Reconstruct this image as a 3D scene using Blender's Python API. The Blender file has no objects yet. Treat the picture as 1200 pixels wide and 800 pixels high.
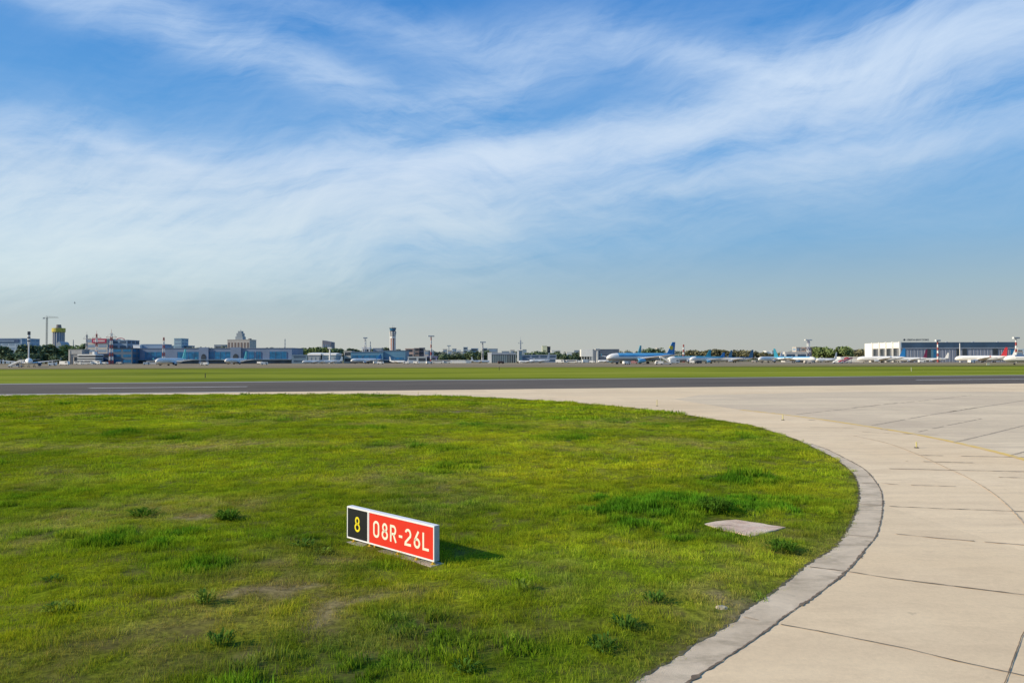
import bpy, bmesh, math, random
import numpy as np
from mathutils import Vector, Matrix, noise

random.seed(7); rng = np.random.default_rng(7)
SC = bpy.context.scene
COL = SC.collection
R = math.radians

# ------------------------------------------------------------------ camera
F = 867.0                       # focal length in pixels of the 1200 px wide photograph
EYE = Vector((0, 0, 4.0))
PITCH = math.atan(20.7 / F)
MROT = Matrix.Rotation(math.pi/2 + PITCH, 3, 'X') @ Matrix.Rotation(R(-0.172), 3, 'Z')
cd = bpy.data.cameras.new('camera'); cam = bpy.data.objects.new('camera', cd); COL.objects.link(cam)
cam.matrix_world = Matrix.Translation(EYE) @ MROT.to_4x4()
cd.sensor_width = 36; cd.lens = 36 * F / 1200; cd.clip_start = 0.1; cd.clip_end = 20000
SC.camera = cam

def ray(px, py): return MROT @ Vector(((px-600)/F, (400-py)/F, -1))
def G(px, py, z=0.0):
    "measured point of the photo -> place on the ground"
    d = ray(px, py); t = (z-EYE.z)/d.z
    p = EYE + d*t
    return Vector((p.x, p.y, z))
def at(px, py, Y):
    d = ray(px, py); return EYE + d*(Y/d.y)

# ------------------------------------------------------------------ materials
def nt(m): return m.node_tree.nodes, m.node_tree.links
MC = {}
def mat(name, col, rough=0.6, metal=0.0, var=0.08, scale=3.0, bump=0.0, spec=0.4, coords='Object', stretch=(1,1,1)):
    if name in MC: return MC[name]
    m = bpy.data.materials.new(name); m.use_nodes = True; N, L = nt(m)
    b = N['Principled BSDF']; b.inputs['Roughness'].default_value = rough; b.inputs['Metallic'].default_value = metal
    b.inputs['Specular IOR Level'].default_value = spec
    tc = N.new('ShaderNodeTexCoord'); mp = N.new('ShaderNodeMapping'); mp.inputs['Scale'].default_value = stretch
    L.new(tc.outputs[coords], mp.inputs[0])
    n = N.new('ShaderNodeTexNoise'); n.inputs['Scale'].default_value = scale; n.inputs['Detail'].default_value = 4
    L.new(mp.outputs[0], n.inputs['Vector'])
    r = N.new('ShaderNodeMapRange'); r.inputs[1].default_value = .3; r.inputs[2].default_value = .7
    r.inputs[3].default_value = 1-var; r.inputs[4].default_value = 1+var
    L.new(n.outputs[0], r.inputs[0])
    mx = N.new('ShaderNodeVectorMath'); mx.operation = 'SCALE'; mx.inputs[0].default_value = col[:3]
    L.new(r.outputs[0], mx.inputs['Scale']); L.new(mx.outputs[0], b.inputs['Base Color'])
    if bump:
        bp = N.new('ShaderNodeBump'); bp.inputs['Strength'].default_value = bump; bp.inputs['Distance'].default_value = .02
        L.new(n.outputs[0], bp.inputs['Height']); L.new(bp.outputs[0], b.inputs['Normal'])
    MC[name] = m; return m

def noise_node(N, L, vec, scale, detail=6, rough=.55, stretch=None, dist=0.0):
    if stretch:
        mp = N.new('ShaderNodeMapping'); mp.inputs['Scale'].default_value = stretch; L.new(vec, mp.inputs[0]); vec = mp.outputs[0]
    n = N.new('ShaderNodeTexNoise'); n.inputs['Scale'].default_value = scale; n.inputs['Detail'].default_value = detail
    n.inputs['Roughness'].default_value = rough; n.inputs['Distortion'].default_value = dist
    L.new(vec, n.inputs['Vector']); return n.outputs[0]
def ramp(N, L, fac, stops):
    r = N.new('ShaderNodeValToRGB'); e = r.color_ramp.elements
    while len(e) < len(stops): e.new(.5)
    for el, (p, c) in zip(e, stops): el.position = p; el.color = (*c, 1)
    L.new(fac, r.inputs[0]); return r.outputs[0]
def mixc(N, L, f, a, b, mode='MIX'):
    m = N.new('ShaderNodeMix'); m.data_type = 'RGBA'; m.blend_type = mode
    for s, v in ((m.inputs[0], f), (m.inputs[6], a), (m.inputs[7], b)):
        if hasattr(v, 'is_output'): L.new(v, s)
        elif isinstance(v, (int, float)): s.default_value = v
        else: s.default_value = (*v[:3], 1)
    return m.outputs[2]
def mth(N, L, op, *a, clamp=False):
    m = N.new('ShaderNodeMath'); m.operation = op; m.use_clamp = clamp
    for i, v in enumerate(a):
        if hasattr(v, 'is_output'): L.new(v, m.inputs[i])
        else: m.inputs[i].default_value = v
    return m.outputs[0]

def pave_mat(name, c0, c1, stain, patchscale=.12, fine=14, stretch=(1,1,1), bump=.25, wear=.5, slabs=0.0, streak=0.0):
    m = bpy.data.materials.new(name); m.use_nodes = True; N, L = nt(m); b = N['Principled BSDF']
    geo = N.new('ShaderNodeNewGeometry').outputs['Position']
    n1 = noise_node(N, L, geo, patchscale, 5, .6, stretch, .6)
    n2 = noise_node(N, L, geo, fine, 5, .7)
    n3 = noise_node(N, L, geo, .9, 8, .65, (stretch[0]*1.0, stretch[1]*2.2, 1), .4)
    n4 = noise_node(N, L, geo, 120, 2, .6)
    c = ramp(N, L, n1, [(.34, c0), (.66, c1)])
    c = mixc(N, L, mth(N, L, 'MULTIPLY', ramp(N, L, n3, [(.48, (0,0,0)), (.72, (1,1,1))]), wear), c, stain)
    # small dark spots and drips
    sp = noise_node(N, L, geo, 3.3, 3, .55)
    c = mixc(N, L, mth(N, L, 'MULTIPLY', ramp(N, L, sp, [(.69, (0,0,0)), (.76, (1,1,1))]), .35*wear+.08), c, tuple(x*.45 for x in stain))
    if slabs:
        mp = N.new('ShaderNodeMapping'); mp.inputs['Rotation'].default_value = (0,0,R(-4)); mp.inputs['Scale'].default_value = (1/6.0,1/4.2,1); L.new(geo, mp.inputs[0])
        fl = N.new('ShaderNodeVectorMath'); fl.operation = 'FLOOR'; L.new(mp.outputs[0], fl.inputs[0])
        wn_ = N.new('ShaderNodeTexWhiteNoise'); L.new(fl.outputs[0], wn_.inputs['Vector'])
        sv_ = N.new('ShaderNodeVectorMath'); sv_.operation = 'SCALE'; L.new(c, sv_.inputs[0]); L.new(mth(N, L, 'MULTIPLY_ADD', wn_.outputs['Value'], slabs*2, 1-slabs), sv_.inputs['Scale']); c = sv_.outputs[0]
    if streak:
        st_ = noise_node(N, L, geo, .35, 6, .6, (.12, 2.2, 1), .2)
        c = mixc(N, L, mth(N, L, 'MULTIPLY', ramp(N, L, st_, [(.46,(0,0,0)),(.66,(1,1,1))]), streak), c, stain)
    g = mth(N, L, 'MULTIPLY_ADD', n2, .30, .85)
    g2 = mth(N, L, 'MULTIPLY_ADD', n4, .30, .85)
    v = N.new('ShaderNodeVectorMath'); v.operation = 'SCALE'; L.new(c, v.inputs[0]); L.new(mth(N, L, 'MULTIPLY', g, g2), v.inputs['Scale'])
    L.new(v.outputs[0], b.inputs['Base Color'])
    b.inputs['Roughness'].default_value = .9; b.inputs['Specular IOR Level'].default_value = .25
    bp = N.new('ShaderNodeBump'); bp.inputs['Strength'].default_value = bump; bp.inputs['Distance'].default_value = .01
    L.new(n4, bp.inputs['Height']); L.new(bp.outputs[0], b.inputs['Normal'])
    return m

# ------------------------------------------------------------------ object helpers
def tag(o, label=None, cat=None, group=None, kind=None):
    if label: o['label'] = label
    if cat: o['category'] = cat
    if group: o['group'] = group
    if kind: o['kind'] = kind
    return o
def empty(name, loc, rz=0, label=None, cat=None, group=None):
    o = bpy.data.objects.new(name, None); COL.objects.link(o); o.location = loc; o.rotation_euler = (0, 0, rz)
    o.empty_display_size = .5
    return tag(o, label, cat, group)
class MB:
    def __init__(s): s.v = []; s.f = []; s.m = []
    def add(s, vs, fs, mi=0):
        o = len(s.v); s.v += [tuple(v) for v in vs]; s.f += [tuple(i+o for i in f) for f in fs]; s.m += [mi]*len(fs)
    def box(s, x0, x1, y0, y1, z0, z1, mi=0, M=None):
        vs = [Vector(p) for p in ((x0,y0,z0),(x1,y0,z0),(x1,y1,z0),(x0,y1,z0),(x0,y0,z1),(x1,y0,z1),(x1,y1,z1),(x0,y1,z1))]
        if M: vs = [M @ v for v in vs]
        s.add(vs, [(0,3,2,1),(4,5,6,7),(0,1,5,4),(1,2,6,5),(2,3,7,6),(3,0,4,7)], mi)
    def tube(s, p0, p1, r0, r1=None, n=8, mi=0, cap=True):
        r1 = r0 if r1 is None else r1
        p0 = Vector(p0); p1 = Vector(p1); d = (p1-p0).normalized()
        a = d.orthogonal().normalized(); b = d.cross(a)
        vs = []
        for p, r in ((p0, r0), (p1, r1)):
            for i in range(n):
                t = 2*math.pi*i/n; vs.append(p + (a*math.cos(t)+b*math.sin(t))*r)
        fs = [(i, (i+1) % n, n+(i+1) % n, n+i) for i in range(n)]
        if cap: fs += [tuple(range(n-1, -1, -1)), tuple(range(n, 2*n))]
        s.add(vs, fs, mi)
    def rings(s, rings, mi=0, cap=True, mfun=None):
        n = len(rings[0]); o = len(s.v)
        for r in rings: s.v += [tuple(p) for p in r]
        for k in range(len(rings)-1):
            for i in range(n):
                f = (o+k*n+i, o+k*n+(i+1) % n, o+(k+1)*n+(i+1) % n, o+(k+1)*n+i); s.f.append(f)
                c = sum((Vector(s.v[q]) for q in f), Vector())/4
                s.m.append(mfun(c) if mfun else mi)
        if cap:
            s.f.append(tuple(o+i for i in range(n-1, -1, -1))); s.m.append(mi)
            s.f.append(tuple(o+(len(rings)-1)*n+i for i in range(n))); s.m.append(mi)
    def build(s, name, mats, parent=None, smooth=False, bevel=0):
        me = bpy.data.meshes.new(name); me.from_pydata(s.v, [], s.f)
        if not isinstance(mats, (list, tuple)): mats = [mats]
        for m in mats: me.materials.append(m)
        me.polygons.foreach_set('material_index', s.m)
        if smooth: me.polygons.foreach_set('use_smooth', [True]*len(s.f))
        me.update()
        bm = bmesh.new(); bm.from_mesh(me); bmesh.ops.recalc_face_normals(bm, faces=bm.faces); bm.to_mesh(me); bm.free()
        o = bpy.data.objects.new(name, me); COL.objects.link(o)
        if parent: o.parent = parent
        if bevel:
            md = o.modifiers.new('bevel', 'BEVEL'); md.width = bevel; md.segments = 2; md.limit_method = 'ANGLE'
        return o
def copy_tree(o, parent=None):
    c = o.copy(); COL.objects.link(c)
    if parent: c.parent = parent
    for ch in [x for x in bpy.data.objects if x.parent == o]: copy_tree(ch, c)
    return c
def sheet(name, pts, z, m):
    me = bpy.data.meshes.new(name); vs = [(p[0], p[1], z) for p in pts]
    bm = bmesh.new(); f = bm.faces.new([bm.verts.new(v) for v in vs])
    bmesh.ops.recalc_face_normals(bm, faces=[f]); f.normal_update()
    if f.normal.z < 0: f.normal_flip()
    bmesh.ops.triangulate(bm, faces=[f]); bm.to_mesh(me); bm.free()
    me.materials.append(m); o = bpy.data.objects.new(name, me); COL.objects.link(o); o['kind'] = 'structure'; return o
def catmull(pts, n=8):
    P = [Vector(p[:2]) for p in pts]; P = [P[0]*2-P[1]] + P + [P[-1]*2-P[-2]]; out = []
    for i in range(1, len(P)-2):
        a, b, c, d = P[i-1:i+3]
        for k in range(n):
            t = k/n; out.append(.5*((2*b)+(c-a)*t+(2*a-5*b+4*c-d)*t*t+(-a+3*b-3*c+d)*t**3))
    out.append(P[-2]); return out

# ------------------------------------------------------------------ sun and sky
SUN = Vector((-1.5, -.38, .80)).normalized()
EL = math.asin(SUN.z); AZ = math.atan2(SUN.x, SUN.y) % (2*math.pi)
sd = bpy.data.lights.new('sun', 'SUN'); so = bpy.data.objects.new('sun', sd); COL.objects.link(so)
sd.energy = 5.0; sd.angle = R(.5); sd.color = (1, .88, .68)
so.rotation_euler = (-SUN).to_track_quat('-Z', 'Y').to_euler()

W = bpy.data.worlds.new('World'); SC.world = W; W.use_nodes = True
N, L = W.node_tree.nodes, W.node_tree.links
bg = N['Background']; bg.inputs[1].default_value = .1
sky = N.new('ShaderNodeTexSky'); sky.sky_type = 'NISHITA'; sky.sun_disc = False
sky.sun_elevation = EL; sky.sun_rotation = AZ; sky.air_density = 1.0; sky.dust_density = .6; sky.ozone_density = 2.5
gen = N.new('ShaderNodeTexCoord').outputs['Generated']
sep = N.new('ShaderNodeSeparateXYZ'); L.new(gen, sep.inputs[0])
az = mth(N, L, 'ARCTAN2', sep.outputs[0], sep.outputs[1])
el = mth(N, L, 'ARCSINE', sep.outputs[2])
cmb = N.new('ShaderNodeCombineXYZ'); L.new(az, cmb.inputs[0]); L.new(el, cmb.inputs[1]); AE = cmb.outputs[0]
# domain warp
wn = N.new('ShaderNodeTexNoise'); wn.inputs['Scale'].default_value = 4.2; wn.inputs['Detail'].default_value = 5
L.new(AE, wn.inputs['Vector'])
wv = N.new('ShaderNodeVectorMath'); wv.operation = 'SUBTRACT'; L.new(wn.outputs['Color'], wv.inputs[0]); wv.inputs[1].default_value = (.5,.5,.5)
ws = N.new('ShaderNodeVectorMath'); ws.operation = 'MULTIPLY'; L.new(wv.outputs[0], ws.inputs[0]); ws.inputs[1].default_value = (.12,.07,0)
wa = N.new('ShaderNodeVectorMath'); wa.operation = 'ADD'; L.new(AE, wa.inputs[0]); L.new(ws.outputs[0], wa.inputs[1]); AEW = wa.outputs[0]
def azel(px, py):
    d = ray(px, py).normalized(); return math.atan2(d.x, d.y), math.asin(d.z)
# cirrus layer: (centre x, y), half-length, half-width, tilt in degrees (up to the right), amount
CL = [(40,245,260,62,-3,.80),(250,262,300,56,2,.66),(80,315,240,26,2,.34),(470,205,260,30,5,.72),(440,262,200,24,5,.42),(700,165,230,24,11,.72),(900,128,220,28,12,.66),(1120,80,150,50,8,.50),
      (930,86,80,14,-6,.46),(780,62,90,15,-18,.46),(1060,50,180,26,-3,.34),(290,58,200,22,-16,.42),(110,14,190,20,-8,.42),
      (430,26,230,22,-7,.30),(590,88,120,34,22,.26),(540,130,120,22,20,.32),(720,232,150,10,5,.30),(560,262,110,12,3,.30),(1080,175,190,26,7,.32),(640,45,160,30,4,.14),(870,205,140,24,6,.20),
      (0,180,100,16,-14,.34),(190,190,120,10,-10,.36),(1000,60,200,60,5,.20),(900,260,330,50,3,.13),(350,110,220,60,-5,.10)]
tot = None
for (cx, cy, a, b_, tl, am) in CL:
    u, v = azel(cx, cy)
    mp = N.new('ShaderNodeMapping'); mp.vector_type = 'TEXTURE'
    mp.inputs['Location'].default_value = (u, v, 0); mp.inputs['Rotation'].default_value = (0, 0, R(tl))
    mp.inputs['Scale'].default_value = (a/F, b_/F, 1); L.new(AEW, mp.inputs[0])
    ln = N.new('ShaderNodeVectorMath'); ln.operation = 'DOT_PRODUCT'; L.new(mp.outputs[0], ln.inputs[0]); L.new(mp.outputs[0], ln.inputs[1])
    g = mth(N, L, 'MULTIPLY', mth(N, L, 'EXPONENT', mth(N, L, 'MULTIPLY', ln.outputs['Value'], -.85)), am)
    tot = g if tot is None else mth(N, L, 'ADD', tot, g)
# general cirrus elsewhere in the sky so it looks right all round
glob = mth(N, L, 'MULTIPLY', ramp(N, L, noise_node(N, L, AEW, 1.5, 4, .5, (1, 2.5, 1)), [(.5,(0,0,0)),(.75,(1,1,1))]),
           ramp(N, L, mth(N, L, 'ABSOLUTE', az), [(.0,(0,0,0)),(.72,(0,0,0)),(1,(.5,.5,.5))]))
tot = mth(N, L, 'ADD', tot, glob)
def fibre(rot, st, scale, lo, hi, dist=.4, det=12):
    m_ = N.new('ShaderNodeMapping'); m_.inputs['Rotation'].default_value = (0,0,R(rot)); L.new(AEW2, m_.inputs[0])
    return ramp(N, L, noise_node(N, L, m_.outputs[0], scale, det, .66, (1.0, st, 1), dist), [(lo,(0,0,0)),(hi,(1,1,1))])
wsm = N.new('ShaderNodeVectorMath'); wsm.operation = 'MULTIPLY_ADD'; L.new(wv.outputs[0], wsm.inputs[0]); wsm.inputs[1].default_value = (.10,.09,0); L.new(AE, wsm.inputs[2]); AEW2 = wsm.outputs[0]
fA = fibre(-8, 5.5, 3.2, .36, .66)
fB = fibre(-38, 6.0, 5.0, .42, .68)
fC = fibre(18, 6.5, 4.5, .40, .66)
wl = ramp(N, L, noise_node(N, L, AE, 2.2, 2, .5), [(.42,(0,0,0)),(.58,(1,1,1))])
fBC = mth(N, L, 'ADD', mth(N, L, 'MULTIPLY', fB, wl), mth(N, L, 'MULTIPLY', fC, mth(N, L, 'SUBTRACT', 1.0, wl)))
fD = fibre(-12, 3.0, 14.0, .35, .70, .8)
mod = mth(N, L, 'ADD', mth(N, L, 'MULTIPLY', fA, 1.05), mth(N, L, 'MULTIPLY', fBC, .45))
mod = mth(N, L, 'ADD', mod, mth(N, L, 'MULTIPLY', mth(N, L, 'SUBTRACT', fD, .5), .2))
# the veil low on the left is dense and smooth, the streaks high up are thin and fibrous
thick = mth(N, L, 'POWER', mth(N, L, 'MINIMUM', tot, 1.0), 1.3)
mod = mth(N, L, 'ADD', mth(N, L, 'MULTIPLY', mod, mth(N, L, 'SUBTRACT', 1.15, mth(N, L, 'MULTIPLY', thick, .45))), mth(N, L, 'MULTIPLY', thick, .42))
dens = mth(N, L, 'MULTIPLY', tot, mth(N, L, 'MAXIMUM', mod, .04))
dens = mth(N, L, 'SUBTRACT', 1.0, mth(N, L, 'EXPONENT', mth(N, L, 'MULTIPLY', dens, -1.12)), clamp=True)
base = mixc(N, L, 1.0, sky.outputs[0], (.80, 1.0, 1.22), 'MULTIPLY')
# clear-sky blue deepening upwards, greyer toward the horizon
blue = ramp(N, L, mth(N, L, 'MULTIPLY', el, 2.0), [(0.0,(4.95,5.05,4.7)),(.07,(4.65,5.0,4.85)),(.175,(3.6,4.95,5.7)),(.30,(2.2,4.45,6.9)),(.52,(1.35,3.85,7.5)),(.78,(.80,3.0,7.0)),(1.0,(.45,2.3,6.4))])
base = mixc(N, L, .92, base, blue)
low = ramp(N, L, az.node.outputs[0], [(0,(1,1,1))]) if False else None
cloudc = ramp(N, L, mth(N, L, 'MULTIPLY', el, 2.0), [(0.0,(5.3,5.7,5.3)),(.22,(6.5,7.5,7.7)),(.5,(7.1,8.1,9.3)),(1,(6.2,7.8,9.9))])
skyc = mixc(N, L, dens, base, cloudc)
# pale warmth on the sunward (left) side near the horizon
side = N.new('ShaderNodeMapRange'); L.new(az, side.inputs[0]); side.inputs[1].default_value = -.65; side.inputs[2].default_value = .4
side.inputs[3].default_value = 1.22; side.inputs[4].default_value = .94
hz = ramp(N, L, mth(N, L, 'MULTIPLY', el, 2.0), [(0,(1,1,1)),(.45,(0,0,0))])
sc = mth(N, L, 'ADD', 1.0, mth(N, L, 'MULTIPLY', hz, mth(N, L, 'SUBTRACT', side.outputs[0], 1.0)))
fin = N.new('ShaderNodeVectorMath'); fin.operation = 'SCALE'; L.new(skyc, fin.inputs[0]); L.new(sc, fin.inputs['Scale'])
L.new(fin.outputs[0], bg.inputs[0])

# ------------------------------------------------------------------ ground sheets
def field_mat(name, cols, scale, stretch=(1,1,1), detail=8):
    m = bpy.data.materials.new(name); m.use_nodes = True; N, L = nt(m); b = N['Principled BSDF']
    geo = N.new('ShaderNodeNewGeometry').outputs['Position']
    n1 = noise_node(N, L, geo, scale, detail, .62, stretch, .7)
    n2 = noise_node(N, L, geo, scale*9, 6, .7, (stretch[0]*.8, stretch[1]*.8, 1))
    mixn = mth(N, L, 'ADD', mth(N, L, 'MULTIPLY', n1, .6), mth(N, L, 'MULTIPLY', n2, .4))
    k = len(cols); c = ramp(N, L, mixn, [(.36+.28*i/(k-1), c) for i, c in enumerate(cols)])
    L.new(c, b.inputs['Base Color']); b.inputs['Roughness'].default_value = 1; b.inputs['Specular IOR Level'].default_value = .05
    return m
M_far = field_mat('far_ground_mat', [(.10,.12,.05),(.16,.15,.09)], .01)
M_mead = field_mat('meadow_mat', [(.075,.105,.006),(.17,.205,.008),(.26,.285,.018),(.31,.30,.05)], .05, (.10, .75, 1))
M_mead_dark = field_mat('meadow_dark_mat', [(.03,.04,.008),(.07,.08,.015)], .06, (.2, 1, 1))
M_apron = field_mat('apron_mat', [(.20,.155,.095),(.28,.225,.14),(.34,.28,.18)], .02, (.1, .6, 1))
M_dry = field_mat('dry_grass_mat', [(.16,.15,.04),(.25,.215,.08),(.32,.27,.12)], .04, (.08, .6, 1))
M_conc = pave_mat('warm_concrete_mat', (.81,.60,.35), (.87,.665,.405), (.64,.47,.28), wear=.55, slabs=.05, streak=.38)
M_conc2 = pave_mat('grey_concrete_mat', (.68,.525,.34), (.82,.645,.405), (.52,.405,.265), patchscale=.08, stretch=(1,1.7,1), wear=.65, slabs=.06, streak=.4)
M_shoulder = pave_mat('shoulder_concrete_mat', (.62,.485,.32), (.80,.635,.43), (.35,.27,.17), patchscale=.9, wear=.85, bump=1)
M_asph = pave_mat('runway_asphalt_mat', (.12,.093,.065), (.16,.127,.09), (.055,.043,.032), patchscale=.05, stretch=(.3,1.5,1), wear=.5, streak=.7)
M_edge = pave_mat('runway_edge_mat', (.26,.25,.20), (.34,.32,.26), (.2,.19,.14), patchscale=.05)
M_white = pave_mat('worn_white_paint_mat', (.62,.58,.52), (.74,.70,.64), (.38,.34,.30), wear=.5)
M_joint = mat('joint_filler_mat', (.20,.145,.09), .95, var=.4, scale=6)
M_jointf = mat('faint_joint_mat', (.50,.385,.25), .95, var=.3, scale=4)

S = .205
def rw(X, off): return (X, off + S*X)
sheet('ground', [(-6000,-300),(6000,-300),(6000,9000),(-6000,9000)], -.35, M_far)
sheet('meadow', [rw(-900,141), rw(900,141), (900,368+40), (-900,352-45)], -.02, M_mead)
sheet('meadow_rim', [(-900,337-45),(900,352+40),(900,366+40),(-900,350-45)], -.01, M_mead_dark)
sheet('airport_apron', [(-900,350-45),(900,366+40),(1400,1000),(-1400,1000)], 0, M_apron)
sheet('dry_grass_strip', [(150,372),(900,404),(900,560),(420,520),(120,440)], .02, M_dry)
sheet('dry_grass', [(-500,330),(-60,350),(120,365),(160,390),(-80,392),(-500,372)], .012, M_dry)
sheet('runway', [rw(-500,98), rw(500,98), rw(500,141.5), rw(-500,141.5)], .03, M_asph)
sheet('runway_verge', [rw(-500,141.5), rw(500,141.5), rw(500,147), rw(-500,147)], .02, M_edge)
sheet('runway_side_line', [rw(-500,98.6), rw(-33,98.6), rw(-33,99.7), rw(-500,99.7)], .036, M_white)
for a, b in ((-60.6,-39.5),(72.8,96)):
    sheet('centre_line', [rw(a,118), rw(b,118), rw(b,119.1), rw(a,119.1)], .036, M_white)

# lawn edge and shoulder edge measured from the photo
edge_px = [(-260,467.5),(0,464.6),(170,462.6),(340,462.7),(400,462.6),(490,463.6),(580,466.6),(652,470.5),(700,474.3),(775,481.8),(837,492),(879,498.5),(912,508.5),(933,515.5),(955,526),(975,536),(990,547),(1001,558),(1006,572),(1006,590),(1000,608),(990,627),(975,645),(949,661),(907,695),(877,714),(851,736),(814,757),(787,777),(757,792),(715,820),(640,860),(520,920)]
edge = catmull([G(*p) for p in edge_px], 8)
joint_px = [(950,520.5),(962,524.5),(975,530),(1000,543),(1012,550),(1022,560),(1031,573),(1034,584),(1034,600),(1032,612),(1027,629),(1016,643),(994,669),(960,697),(924,721),(900,740),(870,761),(836,783),(814,797),(770,826),(700,868),(600,930)]
jn = catmull([G(*p) for p in joint_px], 8)
# beyond the visible joint the shoulder keeps its width along the lawn
i0 = min(range(len(edge)), key=lambda i: (edge[i]-jn[0]).length)
w0 = (edge[i0]-jn[0]).length
pre = []
for i in range(0, i0-2):
    t = (edge[i+1]-edge[i]).normalized(); n = Vector((-t.y, t.x))
    pre.append(edge[i] + n*(w0*1.0))
shoulder_outer = pre + jn
sh = MB()
def strip_between(A, B, n=260):
    def res(P):
        d = [0]
        for a, b in zip(P, P[1:]): d.append(d[-1]+(b-a).length)
        out = []; j = 0
        for k in range(n):
            s = d[-1]*k/(n-1)
            while j < len(P)-2 and d[j+1] < s: j += 1
            t = (s-d[j])/max(1e-9, d[j+1]-d[j]); out.append(P[j].lerp(P[j+1], min(1,t)))
        return out
    return res(A), res(B)
ei = edge[:]; 
E2, O2 = strip_between([e for e in edge], shoulder_outer)
# pavement sheet : outer edge of the shoulder, the runway edge and far to the right and behind the camera
pav = [tuple(p) for p in edge[:]]
pav = [p for p in pav if True]
poly = [tuple(p) for p in edge if p[1] < 98+S*p[0]-.05]
first = poly[0]
poly = poly + [(-30,-60),(160,-60),(160, 98+S*160), (first[0], 98+S*first[0]+.0)]
sheet('taxiway', poly, .03, M_conc)
# shoulder strip (greyer, rougher concrete) only where the photo shows it
A = [p for i, p in enumerate(edge) if i >= i0-6]
E2, O2 = strip_between(A, [jn[0]]+jn)
sv = MB()
for k in range(len(E2)-1):
    a, b, c, d = E2[k], E2[k+1], O2[k+1], O2[k]
    sv.add([(a.x,a.y,.035),(b.x,b.y,.035),(c.x,c.y,.035),(d.x,d.y,.035)], [(0,1,2,3)])
tag(sv.build('taxiway_shoulder', M_shoulder), kind='structure')
# greyer slabs right of the yellow line
ypx = [(868,480.5),(900,484),(930,487.6),(960,491.5),(1010,499),(1065,508),(1120,519),(1160,528.5),(1200,539),(1260,558),(1400,610)]
yl = catmull([G(*p) for p in ypx], 8)
gp = [tuple(p) for p in yl] + [tuple(G(1700,600).xy)] + [tuple(G(1500,456).xy), tuple(G(1200,459).xy), tuple(G(1000,459).xy), tuple(G(820,463).xy), tuple(G(790,468).xy)]
sheet('taxiway_slabs', gp, .034, M_conc2)
def ribbon(mb, pts, w, z, jag=0.0, sub=.25, seed=0, gaps=0.0):
    P = [Vector(p[:2]) for p in pts]; out = []
    for a, b in zip(P, P[1:]):
        n = max(1, int((b-a).length/sub))
        for k in range(n): out.append(a.lerp(b, k/n))
    out.append(P[-1]); vs = []
    for i, p in enumerate(out):
        t = (out[min(i+1, len(out)-1)]-out[max(i-1, 0)]).normalized(); n = Vector((-t.y, t.x))
        q = (noise.noise(Vector((p.x*7.3, p.y*7.3, seed)))+.5*noise.noise(Vector((p.x*17, p.y*17, seed+1))))*jag
        q2 = (noise.noise(Vector((p.x*8.1, p.y*8.1, seed+9)))+.5*noise.noise(Vector((p.x*15, p.y*15, seed+3))))*jag
        ww = w/2*(1+.9*noise.noise(Vector((p.x*3.7, p.y*3.7, seed+4)))*(1 if jag else 0))
        vs.append(((p+n*(ww+q)), (p-n*(ww+q2))))
    for i in range(len(vs)-1):
        if gaps and noise.noise(Vector((out[i].x*1.1, out[i].y*1.1, seed+20))) > gaps: continue
        a, b = vs[i]; c, d = vs[i+1]
        mb.add([(a.x,a.y,z),(b.x,b.y,z),(d.x,d.y,z),(c.x,c.y,z)], [(0,1,3,2)] if False else [(0,1,2,3)])
# yellow taxi line
m = bpy.data.materials.new('worn_yellow_paint_mat'); m.use_nodes = True; Nn, Ll = nt(m); b = Nn['Principled BSDF']; b.inputs['Roughness'].default_value = .8
geo = Nn.new('ShaderNodeNewGeometry').outputs['Position']
wr = ramp(Nn, Ll, noise_node(Nn, Ll, geo, 1.6, 6, .7, None, .5), [(.45,(0,0,0)),(.65,(1,1,1))])
Ll.new(mixc(Nn, Ll, wr, (.85,.55,.10), (.78,.58,.30)), b.inputs['Base Color'])
M_yel = m
mb = MB(); ribbon(mb, yl, .32, .040, .0); tag(mb.build('yellow_taxi_line', M_yel), kind='structure')
# joints
mb = MB()
def J(pxs, w=.035, jag=.01, gaps=0, seed=0, z=.042, t=mb): ribbon(t, [G(*p) for p in pxs], w, z, jag, .06, seed, gaps)
ribbon(mb, jn, .026, .042, .022, .04, 1)
J([(949,666),(994,671.5),(1040,679),(1120,689),(1200,699),(1300,713),(1900,790)], .030, .012, 0, 2)
J([(915,734),(960,742),(1060,762),(1120,777),(1200,794.5),(1300,818),(1900,960)], .02, .008, 0, 3)
J([(1215,720),(1198,747),(1179,800),(1150,880)], .014, .006, 0, 4)
J([(1042,594.5),(1100,597),(1196,600.5),(1300,606),(1900,632)], .035, .01, 0, 5)
ms_ = MB(); ribbon(ms_, [e_+(jn[0]-e_)*0 for e_ in edge], .045, .041, .05, .04, 44); tag(ms_.build('soil_edge', mat('edge_soil_mat', (.12,.10,.04), 1, var=.5, scale=9)), kind='structure')
ribbon(mb, [p_+Vector((.01,0)) for p_ in jn], .036, .0425, .045, .03, 93, -.12)
tag(mb.build('pavement_joints', M_joint), kind='structure')
mf = MB()
K = lambda pxs, w=.06, jag=.012, gaps=0, seed=0: J(pxs, w, jag, gaps, seed, .043, mf)
K([(1050,627),(1100,632),(1185,639),(1300,648),(1900,700)], .045, .012, .15, 6)
ribbon(mf, catmull([G(*p) for p in ((1000,511),(1040,520),(1075,533),(1105,547),(1135,561),(1168,582),(1198,612),(1226,655),(1240,710),(1225,790))], 10), .035, .043, .012, .06, 7)
K([(1042,533.5),(1130,535.2),(1300,538),(1900,548)], .10, .02, .1, 8); K([(1000,540),(1078,541.5),(1140,543)], .10, .02, .2, 9)
K([(1042,550),(1200,553.5),(1300,556),(1900,572)], .08, .02, .0, 10); K([(1032,567),(1055,569),(1120,571)], .05, .01, .1, 11)
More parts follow.
